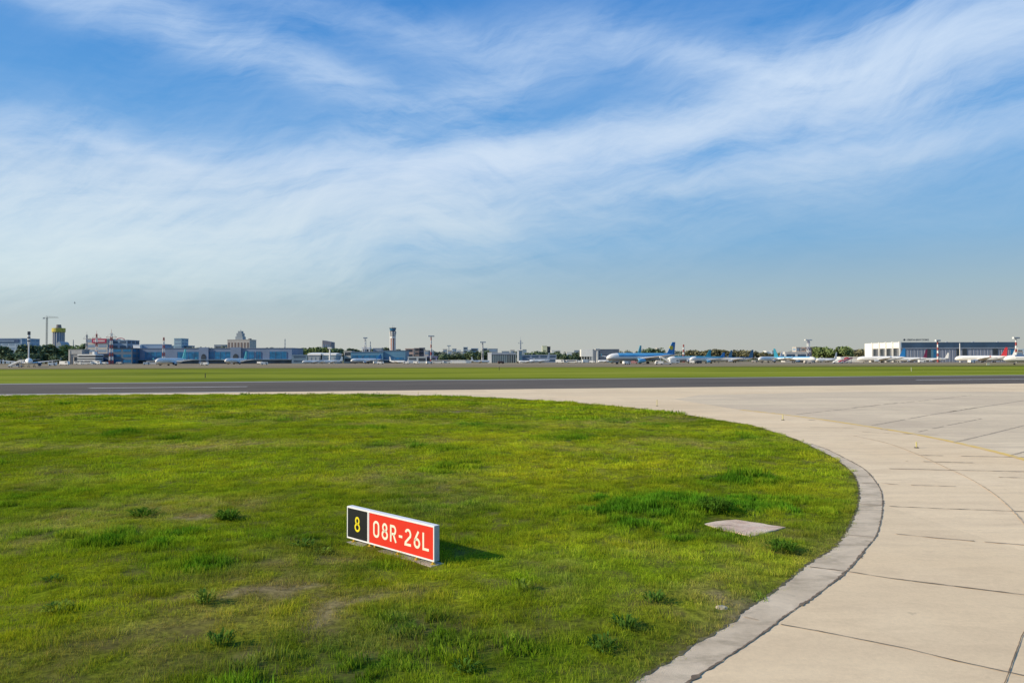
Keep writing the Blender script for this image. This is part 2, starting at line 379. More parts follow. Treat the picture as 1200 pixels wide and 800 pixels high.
K([(872,725),(889,729)], .03); K([(1010,567),(1028,567.5)], .04); K([(1008,592),(1033,593)], .04); K([(990,628),(1026,631)], .03)
K([(1118,519),(1160,509),(1200,499),(1300,477),(1600,443)], .10, .02, 0, 12); K([(1072,507.5),(1110,499),(1150,491)], .12, .02, .2, 13)
K([(1022,499),(1093,486),(1150,477)], .13, .03, .2, 14); K([(1113,483),(1200,469.5),(1300,456)], .16, .02, 0, 15)
K([(1000,478),(1075,470.5),(1142,463)], .18, .03, .1, 16); K([(933,486),(1000,478.5),(1054,472)], .13, .03, .2, 17)
K([(1185,534),(1240,520),(1400,486)], .10); K([(985,505),(1055,509),(1100,510)], .07, .02, .1, 18)
K([(900,500),(1000,502)], .07, .02, .1, 19); K([(1170,560),(1400,566),(1900,578)], .06, .01, 0, 21)
K([(1032,503.4),(1040,504.2)], .22, .05); K([(1058,508.5),(1067,509.2)], .22, .05); K([(948,492.5),(955,493)], .25, .05)
tag(mf.build('faint_pavement_joints', M_jointf), kind='structure')

# ------------------------------------------------------------------ lawn
edge_np = np.array([tuple(p) for p in edge])
def lawn_dist(X, Y):
    "positive inside the lawn; distance to the lawn edge"
    P = np.stack([X, Y], 1); best = np.full(len(P), 1e9); sgn = np.ones(len(P))
    for a, b in zip(edge_np[:-1], edge_np[1:]):
        ab = b-a; t = np.clip(((P-a) @ ab)/(ab @ ab), 0, 1); q = a+t[:, None]*ab
        d = np.hypot(*(P-q).T); cr = ab[0]*(P[:, 1]-a[1])-ab[1]*(P[:, 0]-a[0])
        k = d < best-1e-9; best[k] = d[k]; sgn[k] = np.where(cr[k] < 0, 1, -1)
    return best*sgn
def blob(X, Y, px, py, rx, ry):
    "soft patch about a measured place, radii in metres"
    c = G(px, py); return np.exp(-(((X-c.x)/rx)**2+((Y-c.y)/ry)**2))
def vnoise(X, Y, s, seed=0, oct=3):
    return np.array([noise.fractal(Vector((x*s, y*s, seed)), 1.0, 2.0, oct) for x, y in zip(X, Y)])
def relief(X, Y):
    h = .05*vnoise(X, Y, .35, 3) + .09*vnoise(X, Y, .09, 5)
    h += .16*blob(X, Y, 775, 600, 1.5, 1.6) + .13*blob(X, Y, 870, 566, 1.0, .8) + .06*blob(X, Y, 30, 600, 3, 4)
    fl = np.maximum.reduce([blob(X, Y, 408, 640, .8, .8), blob(X, Y, 465, 651, 1.3, .9), blob(X, Y, 512, 664, .8, .8), blob(X, Y, 868, 620, 1.4, 1.0)])
    return h*(1-fl) - .05*fl
def lawn_z(X, Y, d):
    e = np.clip(d/.9, 0, 1); e = e*e*(3-2*e)
    return np.where(d > -.05, .02 + (np.maximum(relief(X, Y)+.05, -.03))*e, -.02)
PAD = [(408,640),(520,664)]
def fields(X, Y, d):
    w = vnoise(X, Y, .5, 31)*.9; Xw = X+w; Yw = Y+vnoise(X, Y, .5, 37)*.9
    lush = .95*blob(Xw, Yw, 720, 605, 1.5, 1.5)+.95*blob(Xw, Yw, 790, 598, 1.7, 1.5)+.8*blob(Xw, Yw, 860, 592, 1.6, 1.1)+.9*blob(Xw, Yw, 875, 566, 1.2, .9)+.7*blob(Xw, Yw, 820, 632, 1.6, .5)+.5*blob(Xw, Yw, 940, 600, 1.2, 1.5)
    lush += .5*blob(Xw, Yw, 900, 640, .7, .4)+.7*blob(Xw, Yw, 350, 632, .8, .5)+.5*blob(Xw, Yw, 440, 665, .8, .25)+.45*blob(Xw, Yw, 30, 590, 3, 3)+.3*blob(Xw, Yw, 640, 680, 1.4, .8)+.4*blob(Xw, Yw, 640, 800, 1.2, 1)
    lush += np.clip(vnoise(X, Y, .22, 11)*1.1-.12, 0, .7)
    dry = .95*blob(Xw, Yw, 395, 722, .4, .8)+.85*blob(Xw, Yw, 420, 690, .8, .16)+.5*blob(Xw, Yw, 440, 705, .8, .4)+.5*blob(Xw, Yw, 330, 700, 1.5, .2)+.55*blob(Xw, Yw, 440, 760, 1.0, 1.0)+.35*blob(Xw, Yw, 560, 740, 1.5, .5)+.3*blob(Xw, Yw, 300, 780, 1.5, .5)
    dry += .5*blob(Xw, Yw, 450, 483, 9, 2.2)+.5*blob(Xw, Yw, 130, 525, 5, 1.5)+.35*blob(Xw, Yw, 700, 500, 5, 3)+.5*blob(Xw, Yw, 225, 612, .5, .2)+.4*blob(Xw, Yw, 840, 717, .5, .3)
    dry += np.clip(vnoise(X, Y, .16, 17)*1.1-.12, 0, .45)
    dry *= np.clip(1+1.6*vnoise(X, Y, 1.6, 87, 3), .1, 1.6)
    dry += .4*np.exp(-np.clip(d, 0, 9)/.25)
    yel = .8*blob(Xw, Yw, 640, 545, 5, 4.5)+.5*blob(Xw, Yw, 540, 520, 6, 4)+.4*blob(Xw, Yw, 60, 740, 3, 2)+.4*blob(Xw, Yw, 150, 480, 20, 10)+np.clip(vnoise(X, Y, .3, 23)*.9+.1, 0, .6)
    lush = lush*(1+1.1*vnoise(X, Y, 1.3, 67, 3))
    return np.clip(lush, 0, 1), np.clip(dry, 0, 1), np.clip(yel, 0, 1)
def tint(X, Y, d):
    lush, dry, yel = fields(X, Y, d)
    c = np.tile(np.array([.265,.365,.015]), (len(X), 1))
    c = c*(1-yel[:, None]) + np.array([.43,.475,.019])*yel[:, None]
    c = c*(1-dry[:, None]*.8) + np.array([.46,.37,.13])*dry[:, None]*.8
    c = c*(1-lush[:, None]) + np.array([.09,.225,.012])*lush[:, None]
    c *= (1+.42*vnoise(X, Y, 1.9, 61, 3))[:, None]
    # broader light and dark mowing drift
    c *= (1+.30*vnoise(X*.5, Y, .25, 41))[:, None]
    return np.clip(c, .004, 1), lush, dry, yel
# adaptive grid
xs = np.concatenate([np.arange(-80,-20,.8), np.arange(-20,12,.3), np.arange(12,70,1.0)])
ys = np.concatenate([np.arange(1,30,.3), np.arange(30,112,.8)])
GX, GY = np.meshgrid(xs, ys); fx, fy = GX.ravel(), GY.ravel()
dd = lawn_dist(fx, fy); zz = lawn_z(fx, fy, dd)
zz = np.where(fy > 97+S*fx, -.02, zz)
nx, ny = len(xs), len(ys)
me = bpy.data.meshes.new('lawn'); fa = [(j*nx+i, j*nx+i+1, (j+1)*nx+i+1, (j+1)*nx+i) for j in range(ny-1) for i in range(nx-1)]
me.from_pydata(np.stack([fx, fy, zz], 1).tolist(), [], fa)
me.polygons.foreach_set('use_smooth', [True]*len(fa))
tc_, _, _, _ = tint(fx, fy, dd)
_l, _d, _y = fields(fx, fy, dd); ba = me.attributes.new('bare', 'FLOAT', 'POINT'); ba.data.foreach_set('value', (np.clip(_d*1.4-.95, 0, 1)).astype(np.float32))
at_ = me.color_attributes.new('tint', 'FLOAT_COLOR', 'POINT')
at_.data.foreach_set('color', np.concatenate([tc_, np.ones((len(tc_), 1))], 1).ravel())
m = bpy.data.materials.new('lawn_soil_mat'); m.use_nodes = True; Nn, Ll = nt(m); b = Nn['Principled BSDF']
b.inputs['Roughness'].default_value = 1; b.inputs['Specular IOR Level'].default_value = .03
va = Nn.new('ShaderNodeAttribute'); va.attribute_name = 'tint'
geo = Nn.new('ShaderNodeNewGeometry').outputs['Position']
n1 = noise_node(Nn, Ll, geo, 9, 8, .75); n2 = noise_node(Nn, Ll, geo, 1.2, 6, .6)
v1 = mixc(Nn, Ll, ramp(Nn, Ll, n1, [(.4,(0,0,0)),(.65,(1,1,1))]), (.25,.25,.25), (.8,.75,.6))
c1 = mixc(Nn, Ll, 1.0, va.outputs['Color'], v1, 'MULTIPLY')
dr_ = Nn.new('ShaderNodeAttribute'); dr_.attribute_name = 'bare'
c1 = mixc(Nn, Ll, mth(Nn, Ll, 'MULTIPLY', ramp(Nn, Ll, n2, [(.45,(0,0,0)),(.65,(1,1,1))]), .5), c1, (.13,.09,.045))
c1 = mixc(Nn, Ll, mth(Nn, Ll, 'MULTIPLY', dr_.outputs['Fac'], ramp(Nn, Ll, n1, [(.35,(.3,.3,.3)),(.6,(1,1,1))])), c1, (.42,.32,.18))
Ll.new(c1, b.inputs['Base Color'])
me.materials.append(m); lawn = bpy.data.objects.new('lawn', me); COL.objects.link(lawn); lawn['kind'] = 'structure'

# grass blades: a few tufts, scattered by a small geometry-node tree
def leafmat(name, attr='tint', trans=.35, gloss=.0, base=None):
    m = bpy.data.materials.new(name); m.use_nodes = True; N, L = nt(m)
    N.remove(N['Principled BSDF']); out = N['Material Output']
    if base is None:
        a = N.new('ShaderNodeAttribute'); a.attribute_type = 'INSTANCER'; a.attribute_name = attr; c = a.outputs['Color']
    else: c = base
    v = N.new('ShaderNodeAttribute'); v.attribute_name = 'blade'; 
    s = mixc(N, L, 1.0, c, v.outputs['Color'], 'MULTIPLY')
    d = N.new('ShaderNodeBsdfDiffuse'); t = N.new('ShaderNodeBsdfTranslucent'); mx = N.new('ShaderNodeMixShader'); mx.inputs[0].default_value = trans
    gg = N.new('ShaderNodeNewGeometry'); va_ = N.new('ShaderNodeVectorMath'); va_.operation = 'MULTIPLY_ADD'; L.new(gg.outputs['Normal'], va_.inputs[0]); va_.inputs[1].default_value = (.7,.7,.7); va_.inputs[2].default_value = (0,0,.55)
    vn = N.new('ShaderNodeVectorMath'); vn.operation = 'NORMALIZE'; L.new(va_.outputs[0], vn.inputs[0]); L.new(vn.outputs[0], d.inputs['Normal'])
    L.new(s, d.inputs[0]); L.new(mixc(N, L, 1.0, s, (1.25,1.2,.55), 'MULTIPLY'), t.inputs[0]); L.new(d.outputs[0], mx.inputs[1]); L.new(t.outputs[0], mx.inputs[2])
    L.new(mx.outputs[0], out.inputs[0]); return m
M_blade = leafmat('grass_blade_mat')
def tuft(name, nb, rad, h0, h1, w, lean, seed, head=0.0):
    r = random.Random(seed); vs = []; fs = []; cc = []
    for _ in range(nb):
        a = r.random()*6.283; q = rad*math.sqrt(r.random()); x, y = q*math.cos(a), q*math.sin(a)
        h = r.uniform(h0, h1); b = r.random()*6.283; l = r.uniform(.1, 1)*lean*h; dx, dy = math.cos(b)*l, math.sin(b)*l
        t = r.random()*6.283; ux, uy = math.cos(t)*w/2, math.sin(t)*w/2
        k = len(vs)
        vs += [(x-ux,y-uy,-.02),(x+ux,y+uy,-.02),(x+dx*.35-ux*.85,y+dy*.35-uy*.85,h*.55),(x+dx*.35+ux*.85,y+dy*.35+uy*.85,h*.55),(x+dx,y+dy,h)]
        fs += [(k,k+1,k+3,k+2),(k+2,k+3,k+4)]
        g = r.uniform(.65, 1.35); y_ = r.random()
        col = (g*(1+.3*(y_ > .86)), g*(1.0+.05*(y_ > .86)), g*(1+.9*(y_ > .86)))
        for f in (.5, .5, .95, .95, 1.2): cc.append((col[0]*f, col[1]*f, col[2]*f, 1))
        if r.random() < head:
            k = len(vs); s = w*1.6
            vs += [(x+dx-s,y+dy,h-.01),(x+dx+s,y+dy,h-.01),(x+dx,y+dy,h+s*2.5)]; fs += [(k,k+1,k+2)]
            for _q in range(3): cc.append((3.2,2.4,5,1))
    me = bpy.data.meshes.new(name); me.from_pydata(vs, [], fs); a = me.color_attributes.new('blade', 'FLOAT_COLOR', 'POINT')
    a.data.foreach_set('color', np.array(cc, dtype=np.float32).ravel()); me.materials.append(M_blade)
    return bpy.data.objects.new(name, me)
def scatter(name, X, Y, Z, sc, idx, tintc, protos):
    me = bpy.data.meshes.new(name); me.from_pydata(np.stack([X, Y, Z], 1).tolist(), [], [])
    n = len(X)
    def fa(nm, typ, data, key): a = me.attributes.new(nm, typ, 'POINT'); a.data.foreach_set(key, np.asarray(data, dtype=np.float32 if typ != 'INT' else np.int32).ravel())
    fa('tint', 'FLOAT_COLOR', np.concatenate([tintc, np.ones((n, 1))], 1), 'color')
    fa('size', 'FLOAT_VECTOR', sc, 'vector'); fa('turn', 'FLOAT_VECTOR', np.stack([rng.normal(0,.08,n), rng.normal(0,.08,n), rng.uniform(0,6.283,n)], 1), 'vector'); fa('pick', 'INT', idx, 'value')
    me.materials.append(M_blade)
    o = bpy.data.objects.new(name, me); COL.objects.link(o)
    c = bpy.data.collections.new(name+'_tufts')
    for p in protos: c.objects.link(p)
    ng = bpy.data.node_groups.new(name, 'GeometryNodeTree')
    ng.interface.new_socket('Geometry', in_out='INPUT', socket_type='NodeSocketGeometry'); ng.interface.new_socket('Geometry', in_out='OUTPUT', socket_type='NodeSocketGeometry')
    n_ = ng.nodes; l_ = ng.links
    gi = n_.new('NodeGroupInput'); go = n_.new('NodeGroupOutput'); ip = n_.new('GeometryNodeInstanceOnPoints'); ci = n_.new('GeometryNodeCollectionInfo')
    ci.inputs[0].default_value = c; ci.inputs['Separate Children'].default_value = True; ci.inputs['Reset Children'].default_value = True
    ip.inputs['Pick Instance'].default_value = True
    def na(nm, dt): q = n_.new('GeometryNodeInputNamedAttribute'); q.data_type = dt; q.inputs[0].default_value = nm; return q.outputs['Attribute']
    l_.new(gi.outputs[0], ip.inputs['Points']); l_.new(ci.outputs[0], ip.inputs['Instance']); l_.new(na('pick', 'INT'), ip.inputs['Instance Index'])
    l_.new(na('turn', 'FLOAT_VECTOR'), ip.inputs['Rotation']); l_.new(na('size', 'FLOAT_VECTOR'), ip.inputs['Scale']); l_.new(ip.outputs[0], go.inputs[0])
    md = o.modifiers.new('scatter', 'NODES'); md.node_group = ng
    return o
# keep-out places: sign pad, covers, bare spots
def keepout(X, Y):
    k = np.zeros(len(X), bool)
    a = Vector((-3.64,16.4)); b = Vector((-1.51,14.4)); ab = b-a; L2 = ab.length_squared
    t = ((X-a.x)*ab.x+(Y-a.y)*ab.y)/L2; n = ((X-a.x)*(-ab.y)+(Y-a.y)*ab.x)/math.sqrt(L2)
    k |= (t > -.03)&(t < 1.03)&(n > -.15+.07*vnoise(X, Y, 2.5, 9, 2))&(n < .22)
    ins = np.ones(len(X), bool); n4_ = len(SLABP)
    wob = .05*vnoise(X, Y, 3.0, 19, 2)
    for i in range(n4_):
        a_, b_ = SLABP[i], SLABP[(i+1) % n4_]; ln_ = math.hypot(b_[0]-a_[0], b_[1]-a_[1])
        ins &= ((b_[0]-a_[0])*(Y-a_[1])-(b_[1]-a_[1])*(X-a_[0]))/ln_ > -.06+wob
    k |= ins
    for px, py, rx, ry in ((225,613,.42,.14),(845,716,.16,.1),(420,690,.5,.10),(800,679,.14,.06),(280,697,.4,.07),(475,696,.22,.06),(395,735,.10,.35)):
        q = G(px, py); k |= (((X-q.x)/rx)**2+((Y-q.y)/ry)**2) < 1+.5*vnoise(X, Y, 3, 2, 2)
    return k
# concrete cover in the grass: corners seen at (820,613) (855,609)? measured
SLABP = [tuple(G(*p).xy) for p in ((817,615.5),(881,632),(921,620.5),(842,608.5))]
def cand(n, y0, y1, pw):
    Y = (rng.uniform(y0**pw, y1**pw, n))**(1/pw); X = rng.uniform(-1, 1, n)*(Y*.74+2.5); return X, Y
# near field
def area(y0, y1): return (.74*(y1*y1-y0*y0)+5*(y1-y0))
def grass_layer(name, y0, y1, dens, protos_n, protos, s0_, s1_):
    n = int(area(y0, y1)*dens); X, Y = cand(n, y0, y1, 2)
    d = lawn_dist(X, Y); jit = .10*vnoise(X, Y, 2.2, 77, 2)
    k = (d > -.01+jit*.9) & ~keepout(X, Y) & (Y < 97+S*X); X, Y, d = X[k], Y[k], d[k]
    Z = lawn_z(X, Y, d); c, lush, dry, yel = tint(X, Y, d); n = len(X)
    c = c*rng.uniform(.82, 1.2, (n, 1)); c[:, 0] *= rng.uniform(.92, 1.12, n)
    thin = rng.random(n) < np.clip(dry*.9-.35, 0, .5)*(1-lush); 
    s = rng.uniform(s0_, s1_, n)*(1+.75*lush-.35*dry)*(1+.5*vnoise(X, Y, .7, 51))*(1+.7*vnoise(X, Y, 2.1, 53)); s = np.clip(s, .35, 2.6)
    s *= np.clip(.55+d/.5, .55, 1)
    sw = np.maximum(.8, s**.5); k = ~thin
    idx = np.where(lush > rng.uniform(.35, .8, n), protos_n-1, rng.integers(0, protos_n-1, n))
    return scatter(name, X[k], Y[k], Z[k], np.stack([sw, sw, s], 1)[k], idx[k], c[k], protos)
P = [tuft('t1', 64, .20, .05, .12, .006, .7, 1, .0), tuft('t2', 50, .20, .04, .10, .006, 1.0, 2, .0), tuft('t3', 45, .22, .07, .16, .005, .6, 3, .0), tuft('t9', 55, .17, .06, .14, .012, .8, 9)]
g1 = grass_layer('grass', 6, 24, 34, 4, P, .5, .85)
P2 = [tuft('u1', 60, .33, .05, .12, .011, .8, 4), tuft('u2', 55, .33, .05, .14, .011, .9, 5, .0), tuft('u9', 60, .28, .07, .16, .016, .8, 6)]
g2 = grass_layer('grass', 24, 48, 11, 3, P2, .55, .95)
P3 = [tuft('w1', 60, .6, .05, .12, .026, .9, 7), tuft('w2', 55, .6, .05, .14, .026, .9, 8), tuft('w9', 60, .5, .07, .16, .03, .8, 10)]
g3 = grass_layer('grass', 48, 105, 2.6, 3, P3, .7, 1.1)
for g, l in ((g1,'short green and olive grass growing around the sign'),(g2,'green grass in the middle of the lawn'),(g3,'distant lawn grass reaching the runway edge')):
    tag(g, l, 'grass', kind='stuff')

# ------------------------------------------------------------------ broad-leaved weeds
def weed_mesh(seed, n, rad, h, lw):
    r = random.Random(seed); vs = []; fs = []; cc = []
    for _ in range(n):
        a = r.random()*6.283; q = rad*r.random()**.6*.6; x, y = q*math.cos(a), q*math.sin(a)
        H = h*r.uniform(.4, 1); b = a+r.uniform(-.8, .8); l = r.uniform(.4, 1)*rad*.7
        dx, dy = math.cos(b), math.sin(b); w = lw*r.uniform(.6, 1.2); k = len(vs)
        vs += [(x,y,0),(x+dx*l*.4-dy*w/2,y+dy*l*.4+dx*w/2,H*.8),(x+dx*l*.4+dy*w/2,y+dy*l*.4-dx*w/2,H*.8),(x+dx*l*.75-dy*w/3,y+dy*l*.75+dx*w/3,H),(x+dx*l*.75+dy*w/3,y+dy*l*.75-dx*w/3,H),(x+dx*l,y+dy*l,H*.75)]
        fs += [(k,k+2,k+1),(k+1,k+2,k+4,k+3),(k+3,k+4,k+5)]
        g = r.uniform(.6, 1.3)
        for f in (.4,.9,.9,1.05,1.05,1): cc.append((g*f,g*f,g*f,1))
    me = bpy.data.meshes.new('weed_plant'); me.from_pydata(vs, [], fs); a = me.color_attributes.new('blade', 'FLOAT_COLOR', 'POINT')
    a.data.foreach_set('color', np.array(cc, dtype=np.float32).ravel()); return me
WG = 'broad-leaved weeds in the lawn'
M_wd = leafmat('weed_dark_mat', base=(.10,.20,.02)); M_wp = leafmat('weed_pale_mat', base=(.22,.30,.04)); M_wg = leafmat('weed_green_mat', base=(.11,.21,.03))
for (px, py, rad, h, n, mm, lab) in [
    (266,613,.36,.24,170,M_wd,'dark green round weed clump right of the bare patch left of the sign'),
    (168,610,.45,.16,120,M_wd,'low dark weed clump left of the bare patch left of the sign'),
    (66,722,.28,.13,60,M_wp,'pale grey-green leafy weed near the lower left corner'),
    (240,714,.22,.22,50,M_wp,'upright pale weed below and left of the sign'),
    (258,760,.20,.20,45,M_wg,'green leafy weed at the bottom left of centre'),
    (355,646,.30,.14,70,M_wg,'flat leafy weed just left of the sign'),
    (381,652,.22,.10,50,M_wp,'small pale weed at the left foot of the sign'),
    (706,765,.26,.18,50,M_wg,'large leafy weed near the bottom of the lawn'),
    (733,742,.24,.18,60,M_wg,'green leafy weed just above the large weed at the bottom of the lawn'),
    (768,714,.22,.18,40,M_wg,'weed nearest the concrete shoulder'),
    (613,697,.14,.2,26,M_wp,'small upright pale weed right of the sign'),
    (545,790,.22,.12,50,M_wg,'low green weed at the bottom edge below the sign'),
    (60,686,.2,.10,36,M_wg,'small low weed above the lower left pale weed'),
    (838,606,.5,.34,220,M_wd,'tall dark weeds behind the concrete cover'),
    (915,648,.4,.18,120,M_wd,'dark weeds in front of the right end of the concrete cover')]:
    p = G(px, py); o = bpy.data.objects.new('weed_plant', weed_mesh(px, n, rad, h, .035)); o.data.materials.append(mm)
    d = lawn_dist(np.array([p.x]), np.array([p.y])); z = float(lawn_z(np.array([p.x]), np.array([p.y]), d)[0])
    o.location = (p.x, p.y, z); COL.objects.link(o); tag(o, lab, 'weed', WG)

# ------------------------------------------------------------------ concrete cover
M_pink = pave_mat('old_cover_concrete_mat', (.72,.50,.36), (.84,.66,.48), (.46,.29,.19), patchscale=1.5, wear=.9, bump=1)
cx0 = sum(p[0] for p in SLABP)/4; cy0 = sum(p[1] for p in SLABP)/4
cv = empty('concrete_cover', (cx0, cy0, .03), 0, 'worn pinkish concrete cover slab lying in the tall grass', 'cover slab')
outl = []; rr_ = random.Random(3)
for i_ in range(4):
    a_ = Vector(SLABP[i_]); b_ = Vector(SLABP[(i_+1) % 4])
    for k_ in range(16):
        p_ = a_.lerp(b_, k_/16); n_ = Vector((-(b_-a_).y, (b_-a_).x)).normalized()
        p_ = p_ + n_*(.05*noise.noise(Vector((p_.x*3, p_.y*3, 2)))+rr_.uniform(0,.02)) - Vector((cx0, cy0)); outl.append((p_.x, p_.y))
q = MB(); q.rings([[(x_, y_, 0) for x_, y_ in outl], [(x_, y_, .032) for x_, y_ in outl], [(x_*.985, y_*.975, .040) for x_, y_ in outl]]); q.build('slab', M_pink, cv)
q = MB(); ribbon(q, [(-.75,.05),(-.35,.02),(.05,-.08),(.3,-.02),(.7,-.12)], .010, .0415, .025, .03, 5); q.build('crack', M_joint, cv)
# small stone by the lower lawn edge
def rock(px, py, r, mm, lab, z=.05, nm='stone'):
    me = bpy.data.meshes.new(nm); bm = bmesh.new(); bmesh.ops.create_icosphere(bm, subdivisions=3, radius=1)
    for v in bm.verts:
        v.co *= 1+.25*noise.noise(v.co*1.7+Vector((px, 0, 0))); v.co = Vector((v.co.x*r[0], v.co.y*r[1], v.co.z*r[2]))
    bm.to_mesh(me); bm.free(); me.materials.append(mm); o = bpy.data.objects.new(nm, me); COL.objects.link(o); p = G(px, py); o.location = (p.x, p.y, z)
    return tag(o, lab, 'stone')
M_stone = mat('pale_stone_mat', (.50,.42,.32), .9, var=.25, scale=8, bump=.6)
rock(845,716,(.10,.05,.05),M_stone,'small pale stone in a bare spot beside the concrete shoulder')
rock(228,613,(.16,.05,.035),M_stone,'flat pale stone in the bare patch left of the sign', .06)
rock(800,679,(.07,.035,.03),M_stone,'small pale stone in the grass below the concrete cover', .06)

# ------------------------------------------------------------------ the sign
A0 = Vector((-3.64,16.4,0)); B0 = Vector((-1.51,14.4,0)); LEN = (B0-A0).length
ang = math.atan2(B0.y-A0.y, B0.x-A0.x)
sg = empty('runway_sign', (A0.x, A0.y, .0), ang, 'low red and black airfield sign reading 8 and 08R-26L on yellow legs', 'sign')
M_al = mat('white_frame_mat', (.80,.79,.76), .45, var=.05, scale=9)
M_grey = mat('sign_case_mat', (.42,.45,.47), .5, var=.08, scale=5)
M_red = mat('sign_red_mat', (.72,.040,.022), .35, var=.03, scale=4)
M_blk = mat('sign_black_mat', (.018,.019,.022), .35, var=.1, scale=4)
M_cream = mat('legend_cream_mat', (.84,.78,.60), .45, var=.03)
M_yell = mat('legend_yellow_mat', (.85,.70,.02), .45, var=.03)
M_leg = mat('yellow_leg_mat', (.70,.44,.05), .55, var=.15, scale=20)
Z0, Z1, TH = .09, .775, .125
b = MB(); b.box(0.0,LEN,.012,TH,Z0,Z1); b.build('case', M_grey, sg, bevel=.006)
fw = .028
b = MB()
b.box(0,LEN,-.012,.010,Z1-fw,Z1+.004); b.box(0,LEN,-.012,.010,Z0-.004,Z0+fw)
b.box(0,fw,-.012,.010,Z0+fw,Z1-fw); b.box(LEN-fw,LEN,-.012,.010,Z0+fw,Z1-fw)
DV = .268*LEN; b.box(DV-.032,DV+.032,-.012,.010,Z0+fw,Z1-fw)
b.box(0,LEN,.013,TH+.003,Z1+.0005,Z1+.006)
b.build('frame', M_al, sg, bevel=.003)
b = MB(); b.box(DV-.0035,DV+.0035,-.0145,-.0122,Z0+fw,Z1-fw); b.build('frame_seam', mat('seam_mat', (.25,.25,.25), .6), sg)
b = MB(); b.box(fw,DV-.032,-.004,.0095,Z0+fw,Z1-fw); b.build('black_panel', M_blk, sg)
b = MB(); b.box(DV+.032,LEN-fw,-.004,.0095,Z0+fw,Z1-fw); b.build('red_panel', M_red, sg)
# lettering drawn as strokes
def arc(cx, cy, rx, ry, a0, a1, n=22):
    return [(cx+rx*math.cos(R(a0+(a1-a0)*i/n)), cy+ry*math.sin(R(a0+(a1-a0)*i/n))) for i in range(n+1)]
def glyph(ch):   # centre lines inside a box 1 wide x 1 tall, stroke .15 of the height
    if ch == '0': return [arc(.5,.72,.36,.22,0,180)+arc(.5,.28,.36,.22,180,360)+[(.86,.72)]]
    if ch == '8': return [arc(.5,.725,.29,.205,-90,270), arc(.5,.295,.37,.225,-90,270)]
    if ch == 'R': return [[(.13,0),(.13,.93),(.52,.93)]+arc(.52,.70,.30,.23,90,-90)+[(.13,.47)], [(.50,.47),(.90,0)]]
    if ch == '-': return [[(.05,.44),(.95,.44)]]
    if ch == '2': return [arc(.5,.68,.35,.25,160,-25)+[(.16,.19),(.12,.075),(.92,.075)]]
    if ch == '6': return [[(.72,.98),(.45,.72),(.20,.46)]+arc(.5,.30,.36,.23,160,520)]
    if ch == 'L': return [[(.14,1),(.14,.075),(.92,.075)]]
def strokes(mb, ch, x0, x1, zc, H, y, sw):
    wd = x1-x0
    for st in glyph(ch):
        P = [Vector((x0+(p[0])*wd, zc-H/2+p[1]*H)) for p in st]; Q = []
        for p in P:
            if not Q or (p-Q[-1]).length > 1e-4: Q.append(p)
        closed = (Q[0]-Q[-1]).length < 1e-3
        if closed: Q = Q[:-1]
        n = len(Q); Lf = []; Rt = []
        for i in range(n):
            a = Q[i-1] if (i > 0 or closed) else None; c = Q[(i+1) % n] if (i < n-1 or closed) else None
            d1 = (Q[i]-a).normalized() if a is not None else None; d2 = (c-Q[i]).normalized() if c is not None else None
            if d1 is None: d1 = d2
            if d2 is None: d2 = d1
            n1 = Vector((-d1.y, d1.x)); n2 = Vector((-d2.y, d2.x)); mm = (n1+n2).normalized(); k = min(1/max(.3, mm.dot(n1)), 1.9)
            Lf.append(Q[i]+mm*sw/2*k); Rt.append(Q[i]-mm*sw/2*k)
        for i in range(n if closed else n-1):
            j = (i+1) % n
            a, b_, c, d = Lf[i], Lf[j], Rt[j], Rt[i]
            mb.add([(a.x,y,a.y),(b_.x,y,b_.y),(c.x,y,c.y),(d.x,y,d.y)], [(0,1,2,3)])
zc = (Z0+Z1)/2; H = .345
mb8 = MB(); strokes(mb8, '8', .094*LEN, .166*LEN, zc, H*.96, -.0075, .042); mb8.build('yellow_number', M_yell, sg)
for ch, t0, t1 in (('0',.3247,.402),('8',.4265,.5017),('R',.5234,.600),('-',.622,.665),('2',.686,.764),('6',.7855,.857),('L',.877,.951)):
    q = MB(); strokes(q, ch, t0*LEN, t1*LEN, zc, H, -.0075, .050); q.build('letter' if ch in 'RL' else ('dash' if ch == '-' else 'numeral'), M_cream, sg)
for t in (.085,.284,.345,.61,.8167,.985):
    q = MB(); x = t*LEN; q.tube((x,.0,0.03),(x,.0,Z0-.006),.017,n=10); q.tube((x,.0,.03),(x,.0,.045),.05,n=12); q.tube((x,.0,.06),(x,.0,.075),.026,n=10); q.build('leg', M_leg, sg)
for x in (.09, LEN-.09):
    q = MB(); q.box(x-.02,x+.02,TH+.001,TH+.016,Z1-.12,Z1-.06); q.build('latch', M_al, sg)
# its footing
pad = MB(); Mr = None
pad.box(-.03,LEN+.05,-.13,.20,-.08,.036)
po = pad.build('footing', pave_mat('footing_mat', (.40,.35,.27), (.50,.43,.33), (.22,.18,.13), patchscale=1.5, wear=.9, bump=1), sg, bevel=.01)

